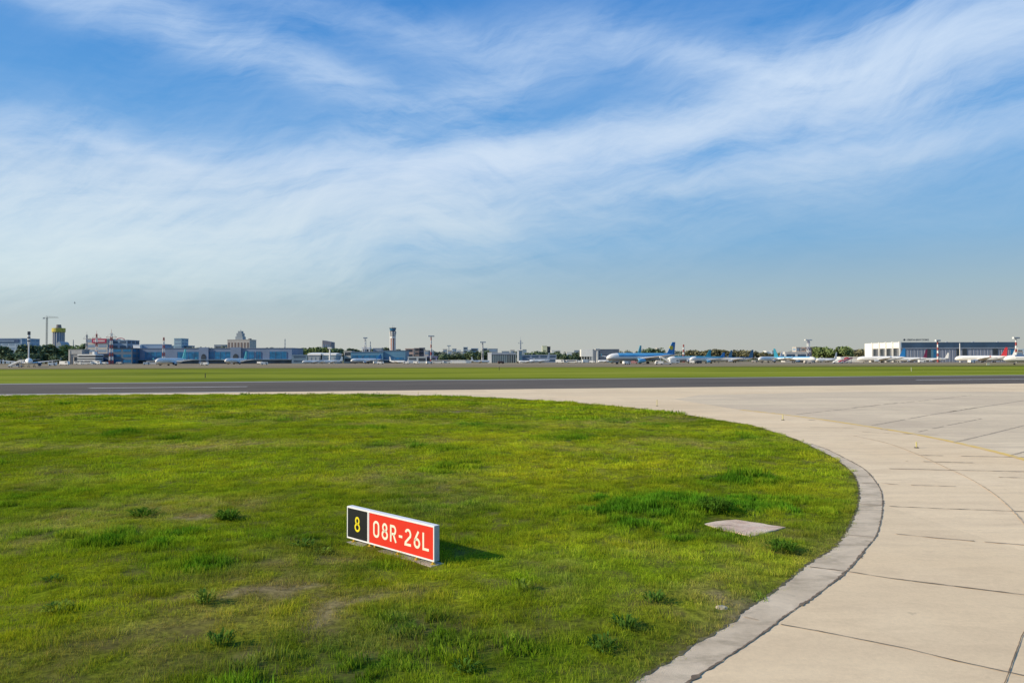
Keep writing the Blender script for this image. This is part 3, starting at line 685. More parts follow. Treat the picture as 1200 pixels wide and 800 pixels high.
# ------------------------------------------------------------------ small markers
M_mk = mat('marker_yellow_mat', (.60,.52,.20), .6, var=.2); M_dk = mat('dark_base_mat', (.05,.045,.035), .8)
def marker(px, py, h, lab, mm=M_mk, w=.03, Z=.035):
    p = G(px, py, Z); e = empty('edge_marker', p, 0, lab, 'marker', 'small edge markers on the taxiway')
    q = MB(); q.tube((0,0,.03),(0,0,h),w,n=10); q.tube((0,0,h),(0,0,h+.03),w*1.25,w*.6,n=10); q.build('post', mm, e)
    q = MB(); q.tube((0,0,0),(0,0,.03),w*3.4,w*2.8,n=16); q.build('base', M_dk, e)
    return e
marker(1074,524.5,.24,'short yellow edge marker standing alone below the yellow taxi line')
marker(917.5,492,.32,'small pale edge marker between the lawn and the start of the yellow line')
marker(770,475.5,.50,'faint small edge marker beyond the lawn edge near the runway')
m4 = marker(240.5,442.5,.95,'dark slim marker post in the meadow beyond the runway', M_dk, .09, -.02)
m5 = marker(585,433.5,1.2,'dark slim marker post far across the meadow near the apron', M_dk, .10, -.02)
m6 = marker(1068,435,1.2,'pale slim marker post in the meadow on the right', mat('pale_marker_mat', (.45,.45,.30), .7), .10, -.02)
m7 = marker(490,462.4,.35,'tiny marker at the lawn corner beside the runway')
for k in (m4, m5, m6): k['group'] = 'slim marker posts in the meadow'
e = empty('marker_board', G(1158,428.4), R(8), 'pale yellow marker board in the dry grass before the right hangar', 'marker')
q = MB(); q.box(-.85,.85,-.06,.06,.35,1.35); q.build('board', mat('pale_board_mat', (.85,.80,.50), .6), e)
for x in (-.6,.6):
    q = MB(); q.tube((x,.0,0),(x,0,.35),.05); q.build('leg', M_dk, e)

# ------------------------------------------------------------------ colour stock for the far side
C_white = mat('painted_white_mat', (.88,.84,.75), .35, var=.04, scale=.4)
C_glass = mat('blue_glass_mat', (.015,.15,.30), .3, var=.35, scale=.25, spec=.6)
C_dark = mat('dark_glass_mat', (.05,.062,.075), .25, var=.3, scale=.3)
C_cab = mat('cabin_window_row_mat', (.22,.24,.26), .3, var=.5, scale=6)
C_tyre = mat('tyre_mat', (.02,.02,.02), .9)
C_pgrey = mat('panel_grey_mat', (.36,.39,.42), .6, var=.08, scale=.2)
C_metal = mat('engine_metal_mat', (.45,.46,.48), .35, metal=.6)
def pm(name, col, rough=.6, var=.08, scale=.15): return mat(name, col, rough, var=var, scale=scale)

# ------------------------------------------------------------------ aircraft
def lerp_tab(tab, x):
    for (a, b) in zip(tab, tab[1:]):
        if x <= b[0]:
            t = (x-a[0])/(b[0]-a[0]); t = max(0, min(1, t)); return tuple(a[i]+(b[i]-a[i])*t for i in range(1, len(a)))
    return tab[-1][1:]
def wing_mesh(mb, root, tip, rc, tc, th, sweep_pts=None):
    "root/tip: leading-edge points; chords run aft (-x)"
    rs = []
    for p, c, t in ((root, rc, th), (tip, tc, th*.45)):
        rs.append([(p[0],p[1],p[2]),(p[0]-c*.3,p[1],p[2]+t*c*.6),(p[0]-c,p[1],p[2]),(p[0]-c*.3,p[1],p[2]-t*c*.4)])
    mb.rings(rs)
def airliner(px, Y, yaw, L, span, rad, height, lab, fin, top=None, belly=None, eng=None, group='airliners parked on the apron', stabc=None, fin2=None, tz=.48, small=False, name='airliner'):
    "nose along local +x; origin on the ground under the middle of the fuselage"
    base = at(px, 400, Y); e = empty(name, (base.x, base.y, .03), R(yaw)-math.atan2(base.x, base.y), lab, 'airliner', group)
    k = L/37.6; r = rad; zc = r*1.0 + 1.55*k*(.95 if not small else .8)
    tabs = [(-.5,.10,.62),(-.47,.22,.55),(-.40,.52,.36),(-.32,.80,.16),(-.22,.97,.03),(-.12,1,0),(.36,1,0),(.42,.93,-.03),(.46,.76,-.10),(.485,.48,-.20),(.497,.22,-.28),(.5,.05,-.30)]
    rs = []; n = 20
    for u in [-.5,-.485,-.47,-.44,-.40,-.36,-.32,-.27,-.22,-.17,-.12,-.05,.0,.1,.2,.3,.36,.39,.42,.44,.46,.475,.485,.493,.497,.5]:
        q, dz = lerp_tab(tabs, u); cx = u*L; cz = zc+dz*r
        rs.append([(cx, r*q*math.cos(2*math.pi*i/n), cz+r*q*math.sin(2*math.pi*i/n)) for i in range(n)])
    body = C_white; tm = top or C_white; bm_ = belly or C_white
    def mf(c):
        if c.z > zc+tz*r and c.x < .36*L: return 1
        if c.z < zc-.35*r: return 2
        return 0
    mb = MB(); mb.rings(rs, mfun=mf); fus = mb.build('fuselage', [body, tm, bm_], e, smooth=True)
    for s in (-1, 1):
        q = MB(); q.box(.438*L,.466*L,s*r*.30,s*r*.62,zc+.16*r,zc+.36*r); q.build('cockpit_window', C_dark, e)
    if not small:
        for s in (-1, 1):
            q = MB(); q.box(-.30*L,.36*L,s*r*.955,s*r*.995,zc+.12*r,zc+.24*r); q.build('cabin_window_row', C_cab, fus)
    hs = span/2
    for s in (-1, 1):
        q = MB(); wing_mesh(q, (.10*L, s*r*.55, zc-.55*r), (-.10*L, s*hs, zc+.05*r+.05*hs), .20*L, .045*L, .12); wg = q.build('wing', C_white if not small else C_white, e)
        q = MB(); q.box(-.115*L-.6*k*0,-.10*L,s*hs-.08,s*hs+.08,zc+.05*hs,zc+.05*hs+1.4*k); q.build('winglet', fin, wg)
        q = MB(); wing_mesh(q, (-.39*L, s*r*.15, zc+.42*r), (-.455*L, s*span*.18, zc+.62*r), .095*L, .04*L, .1); q.build('tailplane', stabc or C_white, e)
        if not small:
            er = 1.08*k*(r/2/k)**.5; ex = .135*L; ey = s*span*.165; ez = zc-.72*r-er*.42
            rr = []
            for x, f in ((.055*L,.86),(.05*L,.98),(.02*L,1.0),(-.03*L,.82),(-.055*L,.6)):
                rr.append([(ex+x-.02*L, ey+er*f*math.cos(2*math.pi*i/14), ez+er*f*math.sin(2*math.pi*i/14)) for i in range(14)])
            q = MB(); q.rings(rr); en = q.build('engine', eng or C_metal, e, smooth=True)
            q = MB(); q.tube((ex+.0355*L,ey,ez),(ex+.037*L,ey,ez),er*.76,n=14); q.build('intake', C_dark, en)
            q = MB(); q.box(ex-.05*L,ex+.01*L,ey-.15*k,ey+.15*k,ez+er*.7,zc-.50*r); q.build('pylon', C_white, en)
    # fin
    hz = height-(zc+.5*r)
    pts = [(-.345*L, zc+.93*r),(-.385*L, zc+1.1*r),(-.462*L, height),(-.505*L, height),(-.488*L, zc+.72*r)]
    q = MB(); t = .16*k
    vs = [(x, -t, z) for x, z in pts]+[(x, t, z) for x, z in pts]; n5 = len(pts)
    q.add(vs, [tuple(range(n5)), tuple(range(2*n5-1, n5-1, -1))]+[(i,(i+1) % n5,n5+(i+1) % n5,n5+i) for i in range(n5)])
    fo = q.build('fin', fin, e)
    if fin2:
        q = MB(); zf = zc+1.1*r+hz*.38; q.tube((-.444*L,-t-.03,zf),(-.444*L,t+.03,zf),hz*.17,n=16); q.build('fin_emblem', fin2, fo)
    for gx, gy in ((.36*L, 0), (-.03*L, -.085*span), (-.03*L, .085*span)):
        q = MB(); wr = .5*k*(1.1 if gy else .8); q.tube((gx,gy,wr),(gx,gy,zc-.8*r),.12*k); g_ = q.build('landing_gear', C_pgrey, e)
        for s in (-1, 1): q = MB(); q.tube((gx,gy+s*.28*k,wr),(gx,gy+s*.55*k,wr),wr,n=14); q.build('wheel', C_tyre, g_)
    return e
LT = pm('livery_light_blue_mat', (.13,.43,.66), .35, .1); UB = pm('livery_blue_mat', (.02,.17,.42), .35, .1); UT = pm('livery_teal_mat', (.03,.27,.36), .35, .1); UD = pm('livery_deep_blue_mat', (.02,.075,.16), .35, .1)
TQ = pm('turquoise_fin_mat', (.14,.62,.58), .35, .06); RD = pm('red_fin_mat', (.55,.04,.05), .4, .1); MR = pm('maroon_fin_mat', (.16,.02,.06), .4); NV = pm('navy_fin_mat', (.03,.035,.09), .4)
YE = pm('emblem_yellow_mat', (.55,.45,.05), .5); GB = pm('grey_belly_mat', (.42,.44,.45), .4); LB = pm('light_blue_engine_mat', (.16,.48,.72), .35); PG = pm('pale_grey_mat', (.55,.57,.58), .4)
A = airliner
A(34,455,-90,37.6,34,2.0,11.8,'white airliner seen head on at the far left under the banded chimney',PG)
A(201,545,238,37.6,34,2.0,12.2,'white airliner with turquoise fin in front of the blue glass terminal',TQ)
A(277,690,240,37.6,34,2.0,12.2,'smaller looking white airliner with turquoise fin beneath the arched terminal portal',TQ)
A(367,730,200,22,21,1.3,6.5,'small grey and white aircraft parked left of the white roofed hangars',GB,belly=GB,small=True)
A(388,745,196,24,22,1.3,7,'small white aircraft with pale fin in front of the white roofed hangars',C_white,small=True)
A(429,715,206,32,30,1.9,9,'white airliner in front of the blue terminal left of the control tower',UB,belly=GB)
A(466,760,-10,17,17,1.1,7,'little white aircraft facing right at the foot of the control tower',C_white,small=True)
A(563,760,20,20,18,1.1,6.5,'little white aircraft left of the grey colonnade hangar',C_white,small=True)
A(617,740,190,16,16,1.0,5,'tiny white aircraft beside the white portal building',C_white,small=True)
A(632,745,200,22,21,1.4,10.5,'white aircraft with pale upright fin before the grey blue building',PG,small=True)
A(708,735,190,13,13,1.2,9.5,'small white jet with dark navy fin beside the dark grey hangar',NV,small=True)
A(752,570,215,62.8,60,2.95,17,'large widebody with blue back and tall blue fin bearing a yellow emblem',UB,top=LT,belly=GB,eng=LB,fin2=YE,tz=.05)
A(732,665,238,57,58,2.9,16.2,'widebody with teal and white fin partly behind the large blue finned widebody',UT,top=LT,eng=LB,tz=.05)
A(808,640,214,44,40,2.2,11.5,'airliner with teal back right of the large blue finned widebody',UT,top=UT,belly=GB)
A(829,620,225,40,34,2.1,9.0,'airliner with light blue engines between the teal backed airliner and the long silver one',UB,top=UT,belly=C_white,eng=LB)
A(859,690,197,37.6,34,1.9,12.0,'long silver white airliner with dark blue fin left of the brown trees',UD,top=UD,belly=GB,eng=GB)
A(836,770,185,37.6,34,1.9,12.5,'airliner mostly hidden behind the long silver white one showing its dark fin',UD,top=UD)
A(903,660,240,40,36,2.0,10,'white airliner nose on left of the floodlight mast',PG)
A(931,650,-14,36,34,2.0,12.6,'airliner facing right with teal fin at its left end near the floodlight mast',UT,top=LT,belly=GB,eng=UD)
A(968,700,212,22,22,1.6,9.5,'small white aircraft between the two tree clumps',PG,small=True)
A(1032,630,192,37.6,34,2.0,12.2,'white airliner with blue fin in front of the white ribbed end of the hangar',UB,eng=GB)
A(1067,670,200,28,26,1.7,11.5,'white airliner with maroon fin in front of the grey hangar panels',MR)
A(1093,680,195,26,26,1.5,8.5,'grey white aircraft with pale fin beside the red topped mast',C_white,belly=GB,top=GB)
A(1149,600,188,36.5,34,2.15,12.2,'white airliner with red and white fin before the hangar',RD)
A(1163,640,192,37,36,2.1,12.6,'white airliner with all white fin behind the red finned one',C_white)
A(1221,410,200,37.6,34,2.0,11.8,'nearest airliner cut off by the right edge of the photo showing nose and blue band',UD,top=UD,belly=GB,eng=UD)

# ------------------------------------------------------------------ buildings
def block(px0, px1, ytop, Y, depth, wallm, lab, cat='building', name='city_building', bands=0, glass=None, roofm=None, base=0.0, parapet=True, group=None, vert=False):
    a = at(px0, ytop, Y); b_ = at(px1, ytop, Y); w = b_.x-a.x; h = a.z-base
    e = empty(name, ((a.x+b_.x)/2, Y+depth/2, base), 0, lab, cat, group)
    q = MB(); q.box(-w/2,w/2,-depth/2,depth/2,0,h); wl = q.build('wall', wallm, e)
    if parapet:
        q = MB(); q.box(-w/2-.25,w/2+.25,-depth/2-.25,depth/2+.25,h-.5,h+.35); q.build('roof', roofm or wallm, e)
    g = glass or C_dark
    if bands and not vert:
        fh = h/bands
        for i in range(bands):
            z0 = i*fh+fh*.32; z1 = i*fh+fh*.80
            nseg = max(1, int(w/9)); q = MB()
            for k in range(nseg):
                x0 = -w/2+w*(k+.12)/nseg; x1 = -w/2+w*(k+.88)/nseg; q.box(x0,x1,-depth/2-.12,-depth/2+.05,z0,z1)
            nd = max(1, int(depth/9))
            for s in (-1, 1):
                for k in range(nd):
                    y0 = -depth/2+depth*(k+.15)/nd; y1 = -depth/2+depth*(k+.85)/nd
                    q.box(s*w/2-.08,s*w/2+.12,y0,y1,z0,z1) if s > 0 else q.box(-w/2-.12,-w/2+.08,y0,y1,z0,z1)
            q.build('window_band', g, e)
    if vert:
        for k in range(bands):
            q = MB(); x0 = -w/2+w*(k+.2)/bands; x1 = -w/2+w*(k+.75)/bands; q.box(x0,x1,-depth/2-.12,-depth/2+.05,h*.10,h*.88); q.build('window_strip', g, e)
    return e, w, h, depth
def part(e, name, m, *boxes):
    q = MB()
    for bx_ in boxes: q.box(*bx_)
    return q.build(name, m, e)
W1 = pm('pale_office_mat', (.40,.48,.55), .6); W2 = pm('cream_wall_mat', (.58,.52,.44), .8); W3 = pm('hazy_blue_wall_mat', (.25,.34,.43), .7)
W4 = pm('terminal_panel_mat', (.19,.25,.35), .55, .1, .08); W5 = pm('brown_wall_mat', (.22,.17,.15), .8); W6 = pm('grey_concrete_wall_mat', (.34,.33,.31), .8)
W7 = pm('dark_blue_band_mat', (.055,.10,.155), .5, .15); W8 = pm('lilac_grey_panel_mat', (.33,.35,.40), .6, .12, .12); W9 = pm('pink_wall_mat', (.58,.40,.31), .8)
W10 = pm('blue_roof_mat', (.05,.10,.20), .5); CY = pm('cyan_panel_mat', (.12,.26,.36), .5); HZ = pm('far_grey_mat', (.33,.37,.40), .8); SG = pm('red_sign_mat', (.45,.03,.09), .5)  # HZ, like W3, is paled: distance haze put into the colour

# far-left office with blue sign
e, w, h, d = block(-14,25.5,396.5,1050,40,W1,'white office block with dark blue rooftop sign at the far left',name='office_building',bands=6,glass=W3)
part(e,'sign_board',W10,(-w/2+2,w/2-4,-d/2-.6,-d/2-.2,h-6.0,h-1.2)); part(e,'sign_lettering',W3,(-w/2+14,w/2-10,-d/2-.8,-d/2-.65,h-4.6,h-2.8))
block(25.5,29,406,1060,20,W1,'narrow pale annex beside the far-left office block',bands=3,glass=W3)
# banded chimney
def chimney(px, ytop, Y):
    p = at(px, ytop, Y); e = empty('banded_chimney', (p.x, p.y, 0), 0, 'slim white chimney with black bands near the top', 'chimney'); h = p.z
    q = MB(); q.tube((0,0,0),(0,0,h*.55),.55,.6,n=20); q.tube((0,0,h*.55),(0,0,h*.68),.6,1.1,n=20); q.tube((0,0,h*.68),(0,0,h),1.1,1.2,n=20); q.build('shaft', C_white, e, smooth=False)
    for a, b_ in ((.985,1.0),(.90,.955),(.80,.835),(.70,.73)):
        q = MB(); r_ = 1.05; q.tube((0,0,h*a if a < .985 else h*.965),(0,0,h*b_+.2),r_+.25,n=20); q.build('band', C_dark, e)
chimney(34,388.5,700)
# tower under construction with crane
def ctower():
    a = at(57.6,382,1300); b_ = at(71.5,382,1300); w = b_.x-a.x; cx = (a.x+b_.x)/2; r = w/2
    e = empty('unfinished_tower', (cx,1300+r,0), 0, 'round high-rise under construction wrapped in yellow screens at the top', 'tower')
    hy1 = at(60,384.2,1300).z; hy0 = at(60,388.8,1300).z; ht = at(60,380,1300).z; Gm = W3
    q = MB(); q.tube((0,0,0),(0,0,hy0),r*.80,n=28); q.build('core', pm('tower_slab_mat', (.26,.30,.38), .7), e)
    for i in range(14):
        t = 2*math.pi*i/14; q = MB(); q.tube((math.cos(t)*r*.86,math.sin(t)*r*.86,0),(math.cos(t)*r*.86,math.sin(t)*r*.86,hy0),r*.07,n=6); q.build('column', pm('tower_column_mat', (.52,.50,.50), .8), e)
    q = MB(); q.tube((0,0,hy0),(0,0,hy1),r*1.02,n=28); q.build('yellow_screen', pm('yellow_screen_mat', (.60,.48,.08), .7, .25, .3), e)
    q = MB(); q.tube((0,0,hy1),(0,0,ht),r*.45,r*.36,n=16); q.build('top_core', pm('raw_core_mat', (.22,.20,.20), .8), e)
    q = MB(); q.box(-r*1.3,-r*.2,-r*.6,r*.6,0,at(60,403,1300).z); q.box(r*.1,r*.9,-r*.9,-r*.2,0,at(60,405,1300).z); q.build('lower_wing', pm('tower_wing_mat', (.40,.44,.48), .7), e)
ctower()
def crane(px, ytop, Y, jl, jr, yj, lab):
    p = at(px, ytop, Y); e = empty('tower_crane', (p.x, Y-6, 0), 0, lab, 'crane', 'tower cranes'); s = Y/F; h = p.z; zj = at(px, yj, Y).z
    m_ = pm('crane_grey_mat', (.30,.31,.28), .6); q = MB(); c = .9
    for sx in (-1,1):
        for sy in (-1,1): q.tube((sx*c,sy*c,0),(sx*c,sy*c,h-3),.28,n=5)
    k = 0; z = 0
    while z < h-6: q.tube((-c,-c,z),(c,-c,z+3),.15,n=4); q.tube((c,c,z),(-c,c,z+3),.15,n=4); z += 3
    q.build('mast', m_, e)
    q = MB(); x0 = (jl-px)*s; x1 = (jr-px)*s; q.tube((x0,0,zj),(x1,0,zj),.35,n=5); q.tube((0,0,zj+1.8),(x1*.96,0,zj+.9),.2,n=4)
    x = 0
    while x < x1-3: q.tube((x,0,zj),(x+2,0,zj+1.5),.13,n=4); x += 3
    q.build('jib', m_, e)
    q = MB(); q.tube((0,0,h-3),(0,0,h+.5),.45,.15,n=5); q.tube((0,0,h),(x0*.8,0,zj+.3),.1,n=4); q.tube((0,0,h),(x1*.6,0,zj+1.4),.1,n=4); q.build('apex', m_, e)
    q = MB(); q.box(x0,x0+2.5,-.8,.8,zj-2.2,zj-.3); q.build('counterweight', C_pgrey, e)
crane(57.6,370,1290,53,71,372.3,'grey tower crane standing left of the unfinished round tower')
# arched grey building
a = at(70,399,1250); q = MB(); r_ = (at(78,399,1250).x-a.x)/2; hh = a.z-2
e = empty('arched_building', (a.x+r_,1250,0), 0, 'grey building with rounded top right of the unfinished tower', 'building')
rs = []
for y in (-12, 12):
    rs.append([(-r_,y,0),(-r_,y,hh*.45)]+[(r_*math.cos(math.pi-math.pi*i/12), y, hh*.45+hh*.55*math.sin(math.pi*i/12)) for i in range(1,12)]+[(r_,y,hh*.45),(r_,y,0)])
q.rings(rs); q.build('wall', pm('arched_wall_mat', (.36,.38,.38), .7), e)
for i in range(5): part(e,'window_band',W3,(-r_*.75,r_*.75,-12.25,-11.9,hh*(.08+.16*i),hh*(.16+.16*i)))

# portal building
e, w, h, d = block(81,96,410.3,800,14,W6,'grey concrete portal building left of the white pavilion',name='portal_building',parapet=False)
part(e,'roof',W6,(-w/2-.6,w/2+.6,-d/2-.6,d/2+.6,h,h+1)); part(e,'opening',C_dark,(-w/2+4.2,w/2-1.2,-d/2-.3,-d/2+.1,0,h*.5))
part(e,'column',W2,(-w/2-.2,-w/2+1.5,-d/2-.8,-d/2-.05,0,h-.1)); part(e,'column',W2,(-w/2+5.0,-w/2+5.9,-d/2-.8,-d/2-.35,0,h*.5)); part(e,'fascia',pm('portal_fascia_mat',(.42,.41,.38)),(-w/2+1.6,w/2+.2,-d/2-.5,-d/2-.05,h*.72,h-.1))
# white pavilion
e, w, h, d = block(92,112,415.5,790,14,C_dark,'low white terraced pavilion in front of the left terminal',name='terraced_pavilion',parapet=False)
for f0, f1 in ((0,.10),(.38,.48),(.60,.72),(.9,1.05)): part(e,'terrace_slab',C_white,(-w/2-.5,w/2+.5,-d/2-1.2,d/2,h*f0,h*f1))
part(e,'rooftop_unit',C_white,(w*.18,w*.30,-3,3,h*1.05,h*1.32)); part(e,'column',C_white,(-w*.2,-w*.15,-d/2-.6,-d/2-.1,h*.11,h*.37))
# red sign office
e, w, h, d = block(101.5,126,397,900,30,W2,'pale office with a long crimson rooftop sign between the lattice masts',name='office_building',bands=5,glass=W3)
part(e,'sign_board',SG,(-w/2+7,w/2-1,-d/2-.9,-d/2-.3,h-5.0,h+.3)); part(e,'sign_lettering',C_white,*[(-w/2+9+i*1.55,-w/2+9+i*1.55+1.0,-d/2-1.1,-d/2-.95,h-3.4,h-1.6) for i in range(9)])
e, w, h, d = block(129.5,149,398.5,910,30,W3,'grey blue office with a small red arched rooftop sign',name='office_building',bands=5,glass=W7)
q = MB()
for i in range(10):
    t0 = math.pi*i/10; t1 = math.pi*(i+1)/10; q.tube((2-5*math.cos(t0),-d/2,h+.3+2.2*math.sin(t0)),(2-5*math.cos(t1),-d/2,h+.3+2.2*math.sin(t1)),.45,n=5)
q.build('arched_sign', SG, e)

# terminal
def terminal(px0, px1, ytop, Y, lab, bays, portals, wallm=W4, glass=C_glass, depth=45, base_dark=True, g0=.30, g1=.78):
    e, w, h, d = block(px0, px1, ytop, Y, depth, wallm, lab, cat='terminal', name='airport_terminal', parapet=False)
    part(e,'roof',pm('terminal_roof_mat',(.22,.27,.34)),(-w/2-.5,w/2+.5,-d/2-.5,d/2+.5,h,h+.5))
    s = Y/F; cx = (px0+px1)/2
    part(e,'canopy',pm('canopy_mat',(.22,.31,.40)),(-w/2,w/2,-d/2-3,-d/2-.05,h*.24,h*.28))
    part(e,'ground_floor',pm('ground_floor_glass_mat',(.05,.08,.11),.4,.4,.12),(-w/2+.3,w/2-.3,-d/2-.25,-d/2-.05,.05,h*.22))
    for a, b_ in bays:
        x0 = (a-cx)*s; x1 = (b_-cx)*s; wd = part(e,'window_bay',glass,(x0,x1,-d/2-.3,-d/2-.05,h*g0,h*g1))
        n = max(2, int((x1-x0)/6)); part(wd,'mullions',wallm,*[(x0+(x1-x0)*i/n-.08,x0+(x1-x0)*i/n+.08,-d/2-.45,-d/2-.31,h*g0,h*g1) for i in range(n+1)])
    for a, b_ in portals:
        x0 = (a-cx)*s; x1 = (b_-cx)*s; q = MB()
        rs = []; xc = (x0+x1)/2; rr = (x1-x0)/2
        p = part(e,'portal',wallm,(x0-2,x1+2,-d/2-2,-d/2-.5,0,h+1.2))
        for y in (-d/2-2.25,-d/2-2.05): rs.append([(x0+.8,y,0)]+[(xc-rr*.8*math.cos(math.pi*i/10),y,h*.42+h*.22*math.sin(math.pi*i/10)) for i in range(11)]+[(x1-.8,y,0)])
        q.rings(rs); q.build('arch_opening', C_dark, p)
    return e, w, h, d
terminal(126,342,408.6,830,'long blue grey terminal with dark blue glass bays and two arched portals',
         [(128,136),(151,164),(170,190),(208,234),(245,271),(285,298),(300,306),(316,336)],[(236,243),(273,281)])
e, w, h, d = block(131,155,408,815,20,pm('dark_panel_mat',(.13,.17,.21),.5),'dark glazed terminal wing with flat black roof at the left end of the terminal',name='terminal_wing',bands=3,glass=C_glass,cat='terminal',roofm=C_dark)
e, w, h, d = block(111,131,414.5,812,16,pm('navy_panel_mat',(.05,.09,.17),.5),'low navy hall behind the white buses',name='terminal_hall',bands=2,glass=C_dark,cat='terminal')
e, w, h, d = block(156,164,404.5,860,20,C_white,'white rooftop block above the left part of the terminal',bands=0)
e, w, h, d = block(165,192,403.5,865,20,W3,'grey blue rooftop storey with a dark glass strip above the terminal',bands=1,glass=W7)
e, w, h, d = block(196,220,405,1150,25,W3,'hazy blue city block behind the terminal',bands=4,glass=W7)
e, w, h, d = block(204,212.5,396.5,1140,25,pm('hazy_glass_tower_mat',(.36,.50,.56),.5),'tallest hazy glass tower rising behind the terminal centre',name='office_tower',bands=7,glass=W3)
e, w, h, d = block(251,264,404,1100,20,HZ,'low dark city block left of the cream hotel',bands=2)
# cream hotel with stepped pinnacle
e, w, h, d = block(266.5,292.5,398,1000,26,W2,'cream hotel with brown window strips and a stepped white pinnacle',name='hotel_building',bands=7,glass=W5,vert=True,parapet=True)
s = 1000/F
hp = lambda y: at(280,y,1000).z
part(e,'pinnacle',pm('pinnacle_mat',(.33,.36,.36)),(-6*s,2.6*s,-6,6,h+.36,hp(394)),(-5*s,1.6*s,-5,5,hp(394)+.01,hp(390)),(-3.6*s,.4*s,-4,4,hp(390)+.01,hp(387.5)))
q = MB(); q.tube((-1.6*s,0,hp(387.5)),(-1.6*s,0,hp(385)),.5,.15,n=6); q.build('finial', HZ, e)
part(e,'rooftop_unit',W5,(8.5*s,10.5*s,-3,3,h+.36,hp(396.3)))
# low blue building and white-roofed hangars
e, w, h, d = block(342,360,416,820,30,pm('low_blue_mat',(.16,.24,.31),.6),'low blue grey building right of the terminal end',bands=2,glass=W7,name='low_building')
def hangar(px0, px1, ytop, yeave, Y, depth, wallm, roofm, lab, strips=0):
    a = at(px0,ytop,Y); b_ = at(px1,ytop,Y); w = b_.x-a.x; h = at(px0,yeave,Y).z; ht = a.z
    e = empty('hangar', ((a.x+b_.x)/2, Y+depth/2, 0), 0, lab, 'hangar')
    part(e,'wall',wallm,(-w/2,w/2,-depth/2,depth/2,0,h)); q = MB(); rs = []
    for x in (-w/2-.5, w/2+.5): rs.append([(x,-depth/2-.6,h+.003),(x,-depth/2-.3,h+(ht-h)*.6),(x,0,ht),(x,depth/2+.3,h+(ht-h)*.6),(x,depth/2+.6,h+.003)])
    q.rings(rs); q.build('roof', roofm, e)
    for i in range(strips):
        x0 = -w/2+w*(i+.25)/strips; part(e,'door_panel',C_pgrey,(x0,x0+w*.5/strips,-depth/2-.25,-depth/2-.03,0,h*.75))
    return e
hangar(361,375.5,413,416,810,30,pm('hangar_wall_mat',(.30,.34,.36)),C_white,'left of two white roofed hangars below the slanted dark tower block',3)
hangar(377.5,393.5,413.3,416,812,30,pm('hangar_wall2_mat',(.36,.44,.46)),C_white,'right of two white roofed hangars below the slanted dark tower block',3)
# slanted block
a = at(375,398.5,1150); b_ = at(387.5,398.5,1150); w = b_.x-a.x; h0 = a.z; h1 = at(387,400.5,1150).z
e = empty('slanted_tower', ((a.x+b_.x)/2,1165,0), 0, 'tall dark block with slanting roof and bright white left side', 'building')
q = MB(); q.rings([[(-w*.32,-12,0),(w/2,-12,0),(w/2,-12,h1),(-w*.32,-12,h0)],[(-w*.32,12,0),(w/2,12,0),(w/2,12,h1),(-w*.32,12,h0)]]); q.build('wall', pm('slanted_wall_mat',(.20,.20,.23)), e)
q = MB(); q.rings([[(-w/2,-11,0),(-w*.33,-11,0),(-w*.33,-11,h0-.5),(-w*.36,-11,h0-.5)],[(-w/2,11,0),(-w*.33,11,0),(-w*.33,11,h0-.5),(-w*.36,11,h0-.5)]]); q.build('white_side', C_white, e)
for i in range(4): part(e,'window_strip',W3,(-w*.26+w*.18*i,-w*.18+w*.18*i,-12.2,-11.95,h1*.2,h1*.86))
# chimney post near it
def post(px, ytop, Y, r_, m_, lab, name='white_post', cat='post', base=0):
    p = at(px,ytop,Y); e = empty(name,(p.x,Y,base),0,lab,cat); q = MB(); q.tube((0,0,0),(0,0,p.z-base),r_,r_*.7,n=8); q.build('shaft', m_, e)
    q = MB(); q.box(-r_*2,r_*2,-r_*2,r_*2,p.z-base,p.z-base+r_*1.6); q.build('cap', m_, e); return e
post(386.5,408.5,805,1.0,C_white,'short white post rising between the white roofed hangars and the slanted block')
# blue terminal left of the tower
e, w, h, d = block(403,412,411.5,840,15,W2,'small cream cabin block left of the blue terminal',bands=2)
terminal(411,449,412.5,835,'blue and cyan glazed terminal left of the control tower',[(413,424),(426,446)],[],wallm=CY,depth=35,g0=.25,g1=.7)
e, w, h, d = block(424,433,407,870,12,C_white,'white rooftop cabin above the cyan terminal',bands=2)
e, w, h, d = block(437,447,408,875,12,HZ,'grey rooftop plant block above the cyan terminal',bands=1)
terminal(444,475,411,838,'low blue terminal around the foot of the control tower',[(448,455),(463,472)],[],wallm=CY,depth=30,g0=.1,g1=.45)
